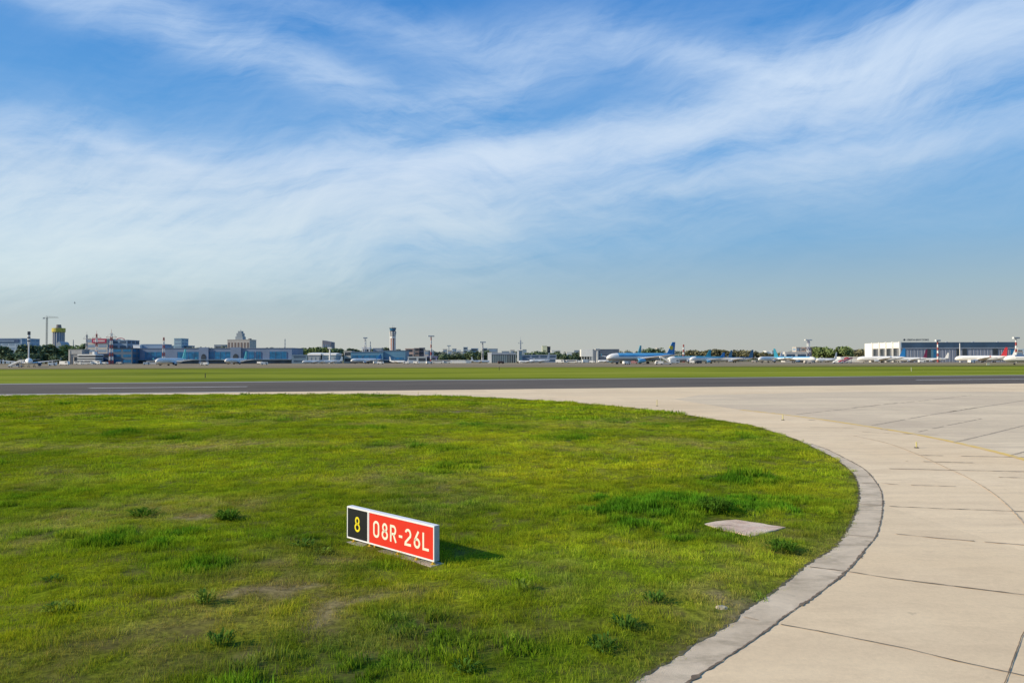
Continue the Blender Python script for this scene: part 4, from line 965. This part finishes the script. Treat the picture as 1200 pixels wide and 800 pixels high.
# control tower
def control_tower(px, Y):
    s = Y/F; z = lambda y: at(px,y,Y).z; p = at(px,384,Y)
    e = empty('control_tower', (p.x,Y,0), R(20), 'tall red-brown and white control tower with dark flared cab', 'control tower')
    def oct_(mb, z0, z1, r0, r1, mi=0, n=8): mb.rings([[(r0*math.cos(2*math.pi*(i+.5)/n), r0*math.sin(2*math.pi*(i+.5)/n), z0) for i in range(n)],[(r1*math.cos(2*math.pi*(i+.5)/n), r1*math.sin(2*math.pi*(i+.5)/n), z1) for i in range(n)]], mi)
    r0 = 3.1*s
    q = MB(); oct_(q,0,z(396),r0,r0); q.build('shaft', pm('tower_brown_mat',(.33,.14,.10),.8,.1), e)
    for i in range(8):
        t = 2*math.pi*(i+.5)/8; q = MB(); q.tube((r0*math.cos(t),r0*math.sin(t),0),(r0*math.cos(t),r0*math.sin(t),z(396)),.42,n=6); q.build('pilaster', C_white, e)
    q = MB(); oct_(q,z(396),z(394.6),r0*1.15,r0*1.15); q.build('ring', C_white, e)
    q = MB(); oct_(q,z(394.6),z(388.4),r0*1.02,r0*1.28); q.build('upper_storey', pm('tower_grey_mat',(.30,.29,.28),.7), e)
    for i in range(8):
        t = 2*math.pi*(i+.5)/8; q = MB(); q.tube((r0*1.03*math.cos(t),r0*1.03*math.sin(t),z(394.6)),(r0*1.29*math.cos(t),r0*1.29*math.sin(t),z(388.4)),.3,n=6); q.build('rib', C_white, e)
    q = MB(); oct_(q,z(388.4),z(387.4),r0*1.1,r0*1.1); q.build('collar', C_dark, e)
    q = MB(); oct_(q,z(387.4),z(384.8),r0*1.0,r0*1.3); q.build('cab_glazing', C_glass, e)
    q = MB(); oct_(q,z(384.8),z(384.0),r0*1.38,r0*1.34); q.build('cab_roof', pm('cab_roof_mat',(.06,.08,.09)), e)
    q = MB(); q.tube((0,0,z(384)),(0,0,z(380.5)),.3,.1,n=5); q.tube((2,1,z(384)),(2,1,z(382)),.2,.1,n=5); q.build('antenna', HZ, e)
control_tower(460.3,850)

# city right of the tower
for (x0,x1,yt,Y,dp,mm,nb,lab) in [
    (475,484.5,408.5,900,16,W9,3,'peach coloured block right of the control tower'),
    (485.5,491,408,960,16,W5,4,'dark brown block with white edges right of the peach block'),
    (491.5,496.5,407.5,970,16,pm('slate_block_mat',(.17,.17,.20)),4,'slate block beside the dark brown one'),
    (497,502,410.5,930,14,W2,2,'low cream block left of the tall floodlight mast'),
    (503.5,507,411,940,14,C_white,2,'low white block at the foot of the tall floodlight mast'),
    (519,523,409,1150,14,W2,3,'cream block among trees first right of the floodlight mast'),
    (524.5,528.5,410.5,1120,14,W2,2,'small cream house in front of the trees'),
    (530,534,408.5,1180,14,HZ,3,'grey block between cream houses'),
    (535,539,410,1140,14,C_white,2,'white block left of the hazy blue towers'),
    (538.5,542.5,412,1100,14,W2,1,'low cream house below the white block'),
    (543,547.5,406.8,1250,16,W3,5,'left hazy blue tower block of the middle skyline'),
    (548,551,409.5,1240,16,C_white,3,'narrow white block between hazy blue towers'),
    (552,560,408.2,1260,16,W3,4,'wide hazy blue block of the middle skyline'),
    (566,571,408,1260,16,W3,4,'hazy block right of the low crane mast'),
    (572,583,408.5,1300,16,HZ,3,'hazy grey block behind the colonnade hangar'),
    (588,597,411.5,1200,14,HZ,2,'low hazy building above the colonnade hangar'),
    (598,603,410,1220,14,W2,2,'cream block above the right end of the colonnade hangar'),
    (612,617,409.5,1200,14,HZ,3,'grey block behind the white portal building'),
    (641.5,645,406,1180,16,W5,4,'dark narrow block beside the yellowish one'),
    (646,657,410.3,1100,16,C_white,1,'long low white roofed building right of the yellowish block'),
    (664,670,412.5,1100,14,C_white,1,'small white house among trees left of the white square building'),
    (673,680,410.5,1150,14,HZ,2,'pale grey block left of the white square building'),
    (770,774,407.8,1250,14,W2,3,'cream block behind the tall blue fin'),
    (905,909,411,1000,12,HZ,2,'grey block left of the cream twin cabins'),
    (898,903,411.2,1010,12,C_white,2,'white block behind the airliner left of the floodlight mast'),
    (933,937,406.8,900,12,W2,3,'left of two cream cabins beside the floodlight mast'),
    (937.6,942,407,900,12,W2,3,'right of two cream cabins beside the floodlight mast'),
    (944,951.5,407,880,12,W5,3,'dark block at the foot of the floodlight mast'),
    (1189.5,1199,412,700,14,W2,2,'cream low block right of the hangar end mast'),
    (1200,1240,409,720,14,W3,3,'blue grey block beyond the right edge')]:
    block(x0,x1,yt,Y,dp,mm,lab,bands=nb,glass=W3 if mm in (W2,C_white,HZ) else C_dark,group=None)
block(635.5,641,405.3,1170,18,pm('yellowish_wall_mat',(.66,.66,.44)),'pale yellowish tower block in the middle of the skyline',name='tower_block',bands=0)
# row of small blocks 995..1014 and 930 white hall
block(995,1013,410,1000,14,pm('brown_row_mat',(.30,.24,.20)),'low brown building row left of the ribbed hangar end',bands=2,name='low_building')
block(985,1013,418.3,760,14,C_white,'low white wall like building left of the ribbed hangar end',bands=0,name='low_building')
block(920,946,412.5,790,12,pm('white_hall_mat',(.62,.60,.55)),'low white hall behind the teal finned airliner',bands=1,name='low_building',glass=W7)
block(478,500,418,800,12,pm('white_hall2_mat',(.50,.53,.52)),'low pale service building right of the control tower',bands=1,name='low_building',glass=C_dark)
block(497,512,417.5,805,12,pm('violet_hall_mat',(.20,.20,.33)),'low violet grey hall beneath the floodlight mast',bands=1,name='low_building',glass=C_dark)
block(528,552,422.2,800,8,C_white,'long low white shed in front of the trees',bands=0,name='low_building')
# colonnade hangar
e, w, h, d = block(576,604,414.5,820,25,C_dark,'grey hangar with a row of pale columns',name='hangar',cat='hangar',parapet=False)
part(e,'roof',pm('colonnade_roof_mat',(.28,.31,.35)),(-w/2-1,w/2+1,-d/2-1.6,d/2,h-1.0,h+1.1))
for i in range(14):
    x = -w/2+w*i/13; part(e,'column',pm('column_mat',(.40,.47,.47)),(x-.28,x+.28,-d/2-1.2,-d/2-.5,0,h-1.05))
part(e,'lower_wall',pm('colonnade_wall_mat',(.22,.27,.27)),(-w/2+.2,w*.15,-d/2-.3,-d/2-.05,0,h*.85))
e, w, h, d = block(571.5,576,413.2,800,8,C_white,'white panel building at the left end of the colonnade hangar',name='service_building',bands=0)
# white portal building
e, w, h, d = block(606.5,611.8,411,790,10,pm('portal_glass_mat',(.22,.33,.34),.4),'narrow building framed by a white portal edge',name='portal_building',bands=3,glass=W3)
part(e,'white_frame',C_white,(-w/2-.5,-w/2+1.4,-d/2-.9,-d/2-.3,0,h),(-w/2-.5,w/2+.5,-d/2-.9,-d/2-.3,h+.36,h+1.4),(-w/2-.5,w/2+.5,-d/2-.9,-d/2-.3,0.003,1.4))
e, w, h, d = block(612,652,416,840,20,pm('slate_hall_mat',(.24,.29,.37),.6),'long slate blue hall behind the pale finned aircraft',name='terminal_hall',bands=2,glass=W7,cat='terminal')
# white square building on columns + dark hangar
e, w, h, d = block(681,694.5,409.3,800,16,C_white,'white square building raised on thin columns',name='raised_building',bands=0,base=0,parapet=False)
for o_ in [c for c in bpy.data.objects if c.parent == e]: bpy.data.objects.remove(o_)
part(e,'wall',C_white,(-w/2,w/2,-d/2,d/2,h*.46,h)); part(e,'core',C_dark,(-w/2+2,w/2-2,-d/2+3,d/2,0,h*.455))
for i in range(5): part(e,'column',C_white,(-w/2+.2+i*(w-.8)/4,-w/2+.65+i*(w-.8)/4,-d/2+.2,-d/2+.7,0,h*.455))
e, w, h, d = block(695.5,725.5,409.4,830,40,pm('dark_hangar_mat',(.115,.14,.175),.6,.15),'dark grey hangar with lighter horizontal bands',name='hangar',cat='hangar')
for f in (.42,.66,.88): part(e,'panel_band',pm('band_mat',(.20,.235,.28)),(-w/2,w/2,-d/2-.2,-d/2-.02,h*f,h*f+.7))
part(e,'wing_wall',pm('hangar_side_mat',(.24,.26,.28)),(-w/2-.1,-w/2+6,-d/2-.35,-d/2-.22,0,h*.99))

# big right hangar
Yh = 700
e = empty('maintenance_hangar', (at(1100,400,Yh).x, Yh+35, 0), 0, 'long white and blue grey maintenance hangar with rooftop lettering on the right', 'hangar')
X = lambda p: at(p,400,Yh).x-at(1100,400,Yh).x; Zp = lambda y: at(1100,y,Yh).z
D = 35
part(e,'wall',W8,(X(1056),X(1189),-D,D,0,Zp(408.3)))
part(e,'upper_band',W7,(X(1056),X(1188.5),-D-1.2,D,Zp(406.8),Zp(401.3)))
part(e,'eave',pm('eave_mat',(.45,.49,.54)),(X(1056),X(1189),-D-.8,-D-.03,Zp(408.3),Zp(406.85)))
part(e,'roof',pm('hangar_roof_mat',(.30,.36,.42)),(X(1056)+.1,X(1189),-D-1.4,D+1,Zp(401.25),Zp(400.9)))
XL = X(1056)
part(e,'white_end',C_white,(XL-1.2,XL-.03,-D-1.0,D,Zp(407.6),Zp(400.6)),(XL-1.2,XL-.03,D-15,D,0,Zp(407.65)))
part(e,'end_glazing',C_dark,(XL-.4,XL-.03,-D+.5,D-15.1,0,Zp(407.7)))
for yy in (-D-.9,-D+12,-D+25,-D+38,-D+52): part(e,'rib',C_white,(XL-2.6,XL-1.22,yy-.5,yy+.5,0,Zp(399.7)))
for yy in (-D+6,-D+18,-D+31,-D+45): part(e,'glazing_bar',pm('bar_mat',(.45,.44,.45)),(XL-.7,XL-.42,yy-.3,yy+.3,0,Zp(407.7)))
for a_, b_ in ((1058,1061),(1086,1090.5),(1093.5,1096.5),(1120.5,1124),(1127.5,1133),(1163,1169),(1184,1188)):
    part(e,'door_window',C_dark if a_ not in (1093.5,1058,1184) else C_glass,(X(a_),X(b_),-D-.3,-D-.05,Zp(421),Zp(408.9)))
part(e,'door_window',pm('teal_glass_mat',(.12,.25,.32),.3),(X(1090.6),X(1093.4),-D-.3,-D-.05,Zp(421),Zp(408.9)))
for i, p in enumerate([1063+i*2.05 for i in range(59)]):
    if any(a_-1 < p < b_+1 for a_, b_ in ((1086,1097),(1120,1125),(1127,1134),(1163,1170),(1184,1189))): continue
    part(e,'door_seam',pm('seam_dark_mat',(.19,.20,.23)) if i % 2 else pm('seam_light_mat',(.44,.46,.50)),(X(p)-.16,X(p)+.16,-D-.2,-D-.03,0,Zp(408.9)))
for p in (1112,1143,1172): part(e,'roof_vent',C_pgrey,(X(p)-.7,X(p)+.7,-D+3,-D+5,Zp(400.9),Zp(400.1)))
cu = bpy.data.curves.new('txt', 'FONT'); cu.body = 'UZBEKISTAN AIRWAYS TECHNICS'; cu.size = 1.9; cu.extrude = .08; cu.offset = .045
to = bpy.data.objects.new('txt', cu); COL.objects.link(to); bpy.context.view_layer.update()
me = bpy.data.meshes.new_from_object(to); bpy.data.objects.remove(to)
xsz = max(v.co.x for v in me.vertices); fx_ = (X(1087.8)-X(1061.8))/xsz
for v in me.vertices: v.co = Vector((v.co.x*fx_, -v.co.z, v.co.y*1.15))
me.materials.append(C_dark); lo = bpy.data.objects.new('roof_lettering', me); COL.objects.link(lo); lo.parent = e; lo.location = (X(1061.8), -D-1.0, Zp(398.9))
q = MB(); q.tube((X(1059.2),-D-1.2,Zp(398.0)),(X(1059.2),-D-.8,Zp(398.0)),1.0,n=18); q.build('roof_emblem', C_dark, e)
part(e,'lettering_rail',C_pgrey,(X(1057.5),X(1088),-D-1.1,-D-1.0,Zp(399.15),Zp(399.0)),*[(X(p)-.08,X(p)+.08,-D-1.1,-D-1.0,Zp(400.9),Zp(399.15)) for p in (1059,1066,1073,1080,1087)])

# ------------------------------------------------------------------ masts
RW = [pm('mast_red_mat',(.42,.10,.085),.5), C_white]; GM = [pm('mast_grey_mat',(.42,.40,.38),.6), pm('mast_pale_mat',(.60,.58,.55),.6)]  # red dulled, haze painted into it
def mast(px, ytop, Y, lab, ms=RW, head=None, bw=1.3, segs=7, name='lattice_mast', group='lattice and floodlight masts around the apron', arms=False):
    p = at(px, ytop, Y); h = p.z; e = empty(name, (p.x, Y, 0), R(15), lab, 'mast', group)
    for i in range(segs):
        z0 = h*i/segs; z1 = h*(i+1)/segs; a_ = bw*(1-.6*i/segs); b_ = bw*(1-.6*(i+1)/segs); q = MB()
        for sx, sy in ((-1,-1),(1,-1),(1,1),(-1,1)): q.tube((sx*a_,sy*a_,z0),(sx*b_,sy*b_,z1),.22,n=5)
        for (s1,t1),(s2,t2) in (((-1,-1),(1,-1)),((1,-1),(1,1)),((1,1),(-1,1)),((-1,1),(-1,-1))):
            q.tube((s1*a_,t1*a_,z0),(s2*b_,t2*b_,z1),.15,n=4); q.tube((s2*a_,t2*a_,z0),(s1*b_,t1*b_,z1),.15,n=4)
        q.build('mast_section', ms[i % 2], e)
    if head:
        q = MB(); hw = head; q.box(-hw,hw,-.8,.8,h,h+1.3); ho = q.build('lamp_platform', C_white, e)
        q = MB()
        for i in range(5): x = -hw+hw*2*(i+.5)/5; q.box(x-.4,x+.4,-1.1,-.82,h+.2,h+1.1)
        q.build('floodlights', C_metal, ho)
    if arms:
        q = MB(); q.tube((-arms,0,h*.86),(arms,0,h*.86),.25,n=5); q.tube((0,0,h),(0,0,h+4),.2,.1,n=5); q.tube((-arms,0,h*.86),(0,0,h),.1,n=4); q.tube((arms,0,h*.86),(0,0,h),.1,n=4); q.build('cross_arm', ms[0], e)
    return e
mast(101.8,392,870,'pale slim mast left of the crimson rooftop sign',GM,arms=4)
mast(113.3,391,870,'red topped mast in front of the crimson rooftop sign',RW,arms=5)
mast(130.6,390,760,'thickest red and white lattice mast standing on the apron',RW,arms=5,bw=1.7,segs=8)
mast(192,395,805,'red and white lattice mast left of the turquoise fin',RW,bw=1.4)
mast(334,397,1000,'thin dark mast over the trees right of the terminal',[HZ,HZ],bw=.8)
mast(428,396.5,860,'pair-like pale red lattice mast above the cyan terminal',GM,head=2.5,bw=1.8)
mast(434,400,1000,'thin grey mast right of the pale red lattice mast',[HZ,HZ],bw=.8)
mast(505.2,394.5,790,'tall floodlight mast with white head over the violet hall',[RW[0],GM[1]],head=3.4,bw=.8)
mast(526,405.5,1200,'low wide crane like mast on the skyline',[HZ,HZ],head=3.5,bw=.8)
mast(565.5,401.5,850,'floodlight mast left of the colonnade hangar',GM,head=3.6,bw=1.1)
mast(610,398.5,850,'thin grey mast above the white portal building',[HZ,HZ],bw=.7,arms=3)
mast(700,410,780,'white mast in front of the dark grey hangar',[C_white,C_white],head=2.6,bw=.6)
mast(801,403.5,760,'slim red and white mast right of the tall blue fin',RW,bw=.9)
mast(947.3,399,800,'big floodlight mast with white platform near the cream cabins',[pm('violet_mast_mat',(.45,.42,.46)),C_white],head=4.3,bw=2.0)
mast(1098.8,399.8,640,'red and white floodlight mast in front of the long hangar',RW,head=2.3,bw=.5)
mast(1124.7,402,650,'thin white pole in front of the long hangar',[C_white,C_white],bw=.15)
mast(1190.6,396.8,600,'white headed floodlight mast at the right end of the hangar',[C_white,RW[0]],head=3.0,bw=.6)
mast(86,398,1250,'faint distant mast above the trees left of the offices',[HZ,HZ],bw=.6)

# ------------------------------------------------------------------ ground vehicles
def vehicle(px, Y, kind, col, lab, yaw=0, L_=None):
    p = at(px,400,Y); e = empty(kind,(p.x,Y,.03),R(yaw),lab,{'airport_bus':'bus','service_van':'van','service_truck':'truck'}[kind],'service vehicles on the apron')
    Lh, H_ = {'airport_bus':(6.0,3.1),'service_van':(2.7,2.3),'service_truck':(4.2,3.4)}[kind]
    if L_: Lh = L_/2
    q = MB(); prof = [(-Lh,.5),(-Lh,H_),(Lh*.86,H_),(Lh,H_*.55),(Lh,.5)]
    rs = [[(x,y,z) for x,z in prof] for y in (-1.25,1.25)]; q.rings(rs); bd = q.build('body', col, e, bevel=.08)
    part(bd,'side_windows',C_dark,(-Lh*.85 if kind=='airport_bus' else Lh*.3,Lh*.8,-1.30,1.30,H_*.55,H_*.84))
    for x in (-Lh*.62, Lh*.62):
        for y in (-1.2,1.2):
            q = MB(); q.tube((x,y-.15,.45),(x,y+.15,.45),.45,n=14); q.build('wheel', C_tyre, e)
    return e
vl = [(95,745,'airport_bus','leftmost white bus in the row before the white pavilion'),(101,742,'airport_bus','white bus second from the left before the pavilion'),
 (107.5,748,'airport_bus','white bus third from the left before the pavilion'),(114,744,'service_truck','white box truck right of the three buses'),
 (120,746,'service_van','white van right of the white box truck'),(123.5,744,'service_van','white van next to the thick red and white mast'),
 (140,740,'service_van','cream van right of the thick red and white mast'),(62,560,'service_van','white van right of the head on airliner'),
 (76,640,'service_truck','white truck before the grey portal building'),(172,640,'service_van','white van at the nose of the turquoise finned airliner'),
 (180,700,'airport_bus','grey bus behind the nose of the turquoise finned airliner'),(240,560,'service_van','white van standing alone between the two turquoise finned airliners'),
 (310,600,'service_van','white van alone before the right end of the terminal'),(305,720,'service_van','pale van beside the last glass bay of the terminal'),
 (441,700,'service_van','white van right of the airliner by the cyan terminal'),(446,640,'service_van','small white van left of the control tower foot'),
 (476,660,'service_van','white van right of the control tower, nearest it'),(483,690,'service_truck','white truck second right of the control tower'),
 (488,680,'service_van','white van third right of the control tower'),(503,640,'service_van','white van below the tall floodlight mast'),
 (513,720,'airport_bus','left of two white buses right of the floodlight mast'),(522,722,'airport_bus','right of two white buses right of the floodlight mast'),
 (587,640,'service_van','dark small van on the open tan ground'),(656,745,'service_truck','white truck at the left end of the middle vehicle row'),
 (663,748,'airport_bus','first white bus of the middle vehicle row'),(670,746,'airport_bus','second white bus of the middle vehicle row'),
 (678,745,'service_van','white van in the middle vehicle row'),(687,750,'service_truck','white truck below the white square building'),
 (694,720,'service_van','white van right of the white square building'),(734,520,'service_van','white van in front of the widebody nose'),
 (742,600,'service_truck','pinkish truck beside the widebody engine'),(772,500,'service_van','white van left of the white boarding stairs'),
 (790,610,'service_truck','pale truck below the tall blue fin'),(812,600,'service_van','white van under the teal backed airliner'),
 (818,590,'service_van','dark van beside the light blue engine'),(884,690,'service_van','cream van right of the dark blue fin'),
 (946,560,'service_van','cream van below the big floodlight mast'),(951,640,'service_van','small cream van right of the big floodlight mast'),
 (958,700,'service_truck','pale truck left of the small white aircraft'),(1138,560,'service_van','white van under the nose of the red finned airliner'),
 (1080,610,'service_van','white van below the maroon fin')]
vm = {'pinkish truck beside the widebody engine':pm('pink_truck_mat',(.60,.30,.30)),'dark van beside the light blue engine':C_dark,'dark small van on the open tan ground':pm('brown_van_mat',(.10,.05,.04)),'grey bus behind the nose of the turquoise finned airliner':PG}
for i, (px, Y, kd, lab) in enumerate(vl): vehicle(px, Y, kd, vm.get(lab, C_white if 'cream' not in lab else W2), lab, yaw=(0,180,12,-10,25)[i % 5])
def stairs(px, Y, lab, hgt=4.4, flip=1, mm=C_white):
    p = at(px,400,Y); e = empty('boarding_stairs',(p.x,Y,.03),R(0 if flip > 0 else 180),lab,'boarding stairs','mobile boarding stairs')
    q = MB(); q.rings([[(3.6,y,.6),(3.6,y,1.6),(-2.6,y,hgt+.9),(-3.8,y,hgt+.9),(-3.8,y,hgt-.1),(-2.6,y,hgt-.1)] for y in (-1.1,1.1)]); q.build('flight', mm, e)
    q = MB(); q.box(-3.4,4.2,-1.2,1.2,.45,.95); q.tube((-3.2,0,.9),(-3.2,0,hgt-.1),.15); q.tube((-1,0,.9),(-1,0,hgt-1.5),.15); q.build('chassis', C_pgrey, e)
    for x in (-2.6,3.2):
        for y in (-1.1,1.1):
            q = MB(); q.tube((x,y-.12,.42),(x,y+.12,.42),.42,n=12); q.build('wheel', C_tyre, e)
stairs(779.5,500,'bright white boarding stairs in front of the tall blue fin',4.6)
stairs(19,440,'white boarding stairs at the left of the head on airliner',3.4,-1)
stairs(982,560,'white boarding stairs left of the red striped ones',3.0,-1)
stairs(988,600,'red and white boarding stairs between the tree clumps and the hangar',3.8,-1,RD)
stairs(993,620,'dark red boarding stairs nearest the white ribbed hangar end',3.6,-1,MR)

# ------------------------------------------------------------------ trees on the skyline
def fol(name, c):
    m = bpy.data.materials.new(name); m.use_nodes = True; N, L = nt(m); b = N['Principled BSDF']; b.inputs['Roughness'].default_value = 1; b.inputs['Specular IOR Level'].default_value = .05
    oi = N.new('ShaderNodeObjectInfo'); tc = N.new('ShaderNodeTexCoord'); n = noise_node(N, L, tc.outputs['Object'], .6, 3, .6)
    f = mth(N, L, 'ADD', mth(N, L, 'MULTIPLY', n, 1.5), mth(N, L, 'MULTIPLY', oi.outputs['Random'], .6))
    v = N.new('ShaderNodeVectorMath'); v.operation = 'SCALE'; v.inputs[0].default_value = c; L.new(mth(N, L, 'SUBTRACT', f, .05), v.inputs['Scale']); L.new(v.outputs[0], b.inputs['Base Color']); return m
F_dark = fol('dark_foliage_mat', (.13,.175,.095)); F_green = fol('green_foliage_mat', (.17,.22,.08)); F_brown = fol('olive_foliage_mat', (.19,.18,.10)); F_haze = fol('hazy_foliage_mat', (.22,.25,.20))  # foliage colours lightened to stand in for distance haze
M_bark = mat('bark_mat', (.10,.075,.05), .9)
def crown_mesh(seed, H, Rr, n=520):
    r = random.Random(seed); vs = []; fs = []
    lobes = [(r.uniform(-.5,.5)*Rr, r.uniform(-.5,.5)*Rr, H*r.uniform(.42,.80), Rr*r.uniform(.42,.68)) for _ in range(8)]
    for _ in range(n):
        cx, cy, cz, cr = r.choice(lobes); v = Vector((r.gauss(0,1), r.gauss(0,1), r.gauss(0,1))).normalized()*cr*r.uniform(.55,1.08)
        c = Vector((cx+v.x, cy+v.y, min(H, max(H*.12, cz+v.z)))); s = r.uniform(.045,.10)*H
        a = Vector((r.gauss(0,1), r.gauss(0,1), r.gauss(0,1))).normalized(); b_ = a.orthogonal().normalized(); d = a.cross(b_)
        k = len(vs); vs += [c+b_*s, c+d*s*.7, c-b_*s, c-d*s*.7]; fs += [(k,k+1,k+2,k+3)]
    me = bpy.data.meshes.new('crown'); me.from_pydata([tuple(v) for v in vs], [], fs); return me
def trunk_mesh(H):
    q = MB(); q.tube((0,0,0),(0,0,H*.5),H*.028,H*.018,n=7)
    for t in (0.3,2.2,4.4): q.tube((0,0,H*.3),(math.cos(t)*H*.2,math.sin(t)*H*.2,H*.62),H*.014,H*.006,n=5)
    o = q.build('trunk', M_bark); me = o.data; bpy.data.objects.remove(o); return me
CM = {}
for mi, mm in enumerate((F_dark, F_green, F_brown, F_haze)):
    for s_ in range(4):
        me = crown_mesh(100+s_*7+mi, 10, 4.4); me.materials.append(mm); CM[(mi, s_)] = me
TM = trunk_mesh(10)
def trees(x0, x1, ytop, Y, n, mi, lab, jit=1.6, wide=1.0):
    rr = random.Random(int(x0*7+Y))
    for i in range(n):
        px = x0+(x1-x0)*(i+rr.uniform(.2,.8))/n; yt = ytop+rr.uniform(-.3, 1)*jit; Yy = Y+rr.uniform(-25,25)
        p = at(px, yt, Yy); s = p.z/10
        e = empty('tree', (p.x, Yy, 0), rr.uniform(0,6.28), lab, 'tree', 'trees beyond the apron'); e.scale = (s*wide*rr.uniform(.85,1.25), s*wide, s)
        c = bpy.data.objects.new('crown', CM[(mi, rr.randrange(4))]); COL.objects.link(c); c.parent = e
        t = bpy.data.objects.new('trunk', TM); COL.objects.link(t); t.parent = e
trees(-18,12,404.5,930,4,0,'dark green tree in front of the far-left office block',1.5,1.15)
trees(10,30,412,910,4,0,'low dark tree under the far-left office block',1.5,1.3)
trees(30,61,404.5,950,7,0,'dark green tree between the banded chimney and the unfinished tower',2,1.1)
trees(30,62,413,900,6,0,'low dark shrub like tree behind the head on airliner',2,1.5)
trees(62,82,408,940,5,1,'bright green tree below the unfinished round tower',2.5,1.15)
trees(62,82,415,900,4,0,'dark low tree left of the grey portal building',1.5,1.5)
trees(80,97,405,960,3,1,'olive green tree above the grey portal building',1,1.2)
trees(97,113,404,945,3,0,'dark tree between the portal building and the crimson sign',1.5,1.1)
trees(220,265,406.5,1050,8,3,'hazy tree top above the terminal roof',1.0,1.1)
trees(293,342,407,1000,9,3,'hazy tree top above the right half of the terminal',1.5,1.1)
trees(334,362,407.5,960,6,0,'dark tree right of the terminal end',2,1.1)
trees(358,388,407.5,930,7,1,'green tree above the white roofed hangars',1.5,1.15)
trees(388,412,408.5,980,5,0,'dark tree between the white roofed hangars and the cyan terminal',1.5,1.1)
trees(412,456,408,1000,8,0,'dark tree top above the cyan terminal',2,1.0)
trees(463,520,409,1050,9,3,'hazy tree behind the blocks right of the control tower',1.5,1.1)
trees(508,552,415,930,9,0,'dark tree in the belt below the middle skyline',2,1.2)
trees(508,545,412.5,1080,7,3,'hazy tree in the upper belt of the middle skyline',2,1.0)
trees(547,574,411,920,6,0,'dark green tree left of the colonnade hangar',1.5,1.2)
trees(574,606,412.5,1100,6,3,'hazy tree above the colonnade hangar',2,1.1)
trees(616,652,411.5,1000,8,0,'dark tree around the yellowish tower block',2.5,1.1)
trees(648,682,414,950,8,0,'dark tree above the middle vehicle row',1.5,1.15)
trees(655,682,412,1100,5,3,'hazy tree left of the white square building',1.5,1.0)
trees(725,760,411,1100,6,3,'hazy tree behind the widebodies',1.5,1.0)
trees(757,775,407.8,950,4,0,'dark tree left of the tall blue fin',.8,1.2)
trees(790,810,410.5,1000,4,3,'hazy tree right of the tall blue fin',1.5,1.0)
trees(805,835,408.5,930,6,2,'olive brown tree behind the teal backed airliner',1.5,1.2)
trees(832,884,408.5,950,10,2,'olive brown tree behind the long silver airliner',2.5,1.15)
trees(884,945,411.5,980,9,2,'olive tree behind the airliners left of the floodlight mast',1.5,1.1)
trees(953,972,406.8,930,5,1,'green tree in the clump right of the floodlight mast',1.5,1.15)
trees(970,983,411.5,950,3,0,'low dark tree between the two green clumps',1,1.1)
trees(981,995,406.3,920,4,1,'green tree in the clump left of the brown building row',1.5,1.1)
trees(996,1016,408.5,960,4,2,'olive tree beside the ribbed hangar end',2.5,1.1)
trees(1190,1215,413,900,4,0,'dark tree beyond the right end of the hangar',1,1.2)
trees(-60,-15,406,950,5,0,'dark tree off the left edge',2,1.2)

# bird
p = at(87.5,355,160); q = MB(); q.add([(0,.0,0),(.14,.32,.20),(.02,.62,.06),(-.12,.3,.17)], [(0,1,2,3)]); q.add([(0,.0,0),(.14,-.32,.20),(.02,-.62,.06),(-.12,-.3,.17)], [(0,1,2,3)])
q.rings([[( .34-i*.17, (.02+.07*math.sin(math.pi*i/4))*math.cos(t*1.047), (.02+.07*math.sin(math.pi*i/4))*math.sin(t*1.047)) for t in range(6)] for i in range(5)])
bo = q.build('bird', pm('bird_mat',(.10,.10,.10)), None, smooth=True); bo.location = p; bo.rotation_euler = (R(50),0,R(40)); bo.scale = (.6,.6,.6); tag(bo, 'tiny dark bird flying in the sky above the unfinished tower', 'bird')

# ------------------------------------------------------------------ render settings
SC.view_settings.view_transform = 'Standard'; SC.view_settings.look = 'None'; SC.view_settings.exposure = 0; SC.view_settings.gamma = 1
SC.render.engine = 'CYCLES'
SC.cycles.max_bounces = 5; SC.cycles.transparent_max_bounces = 4
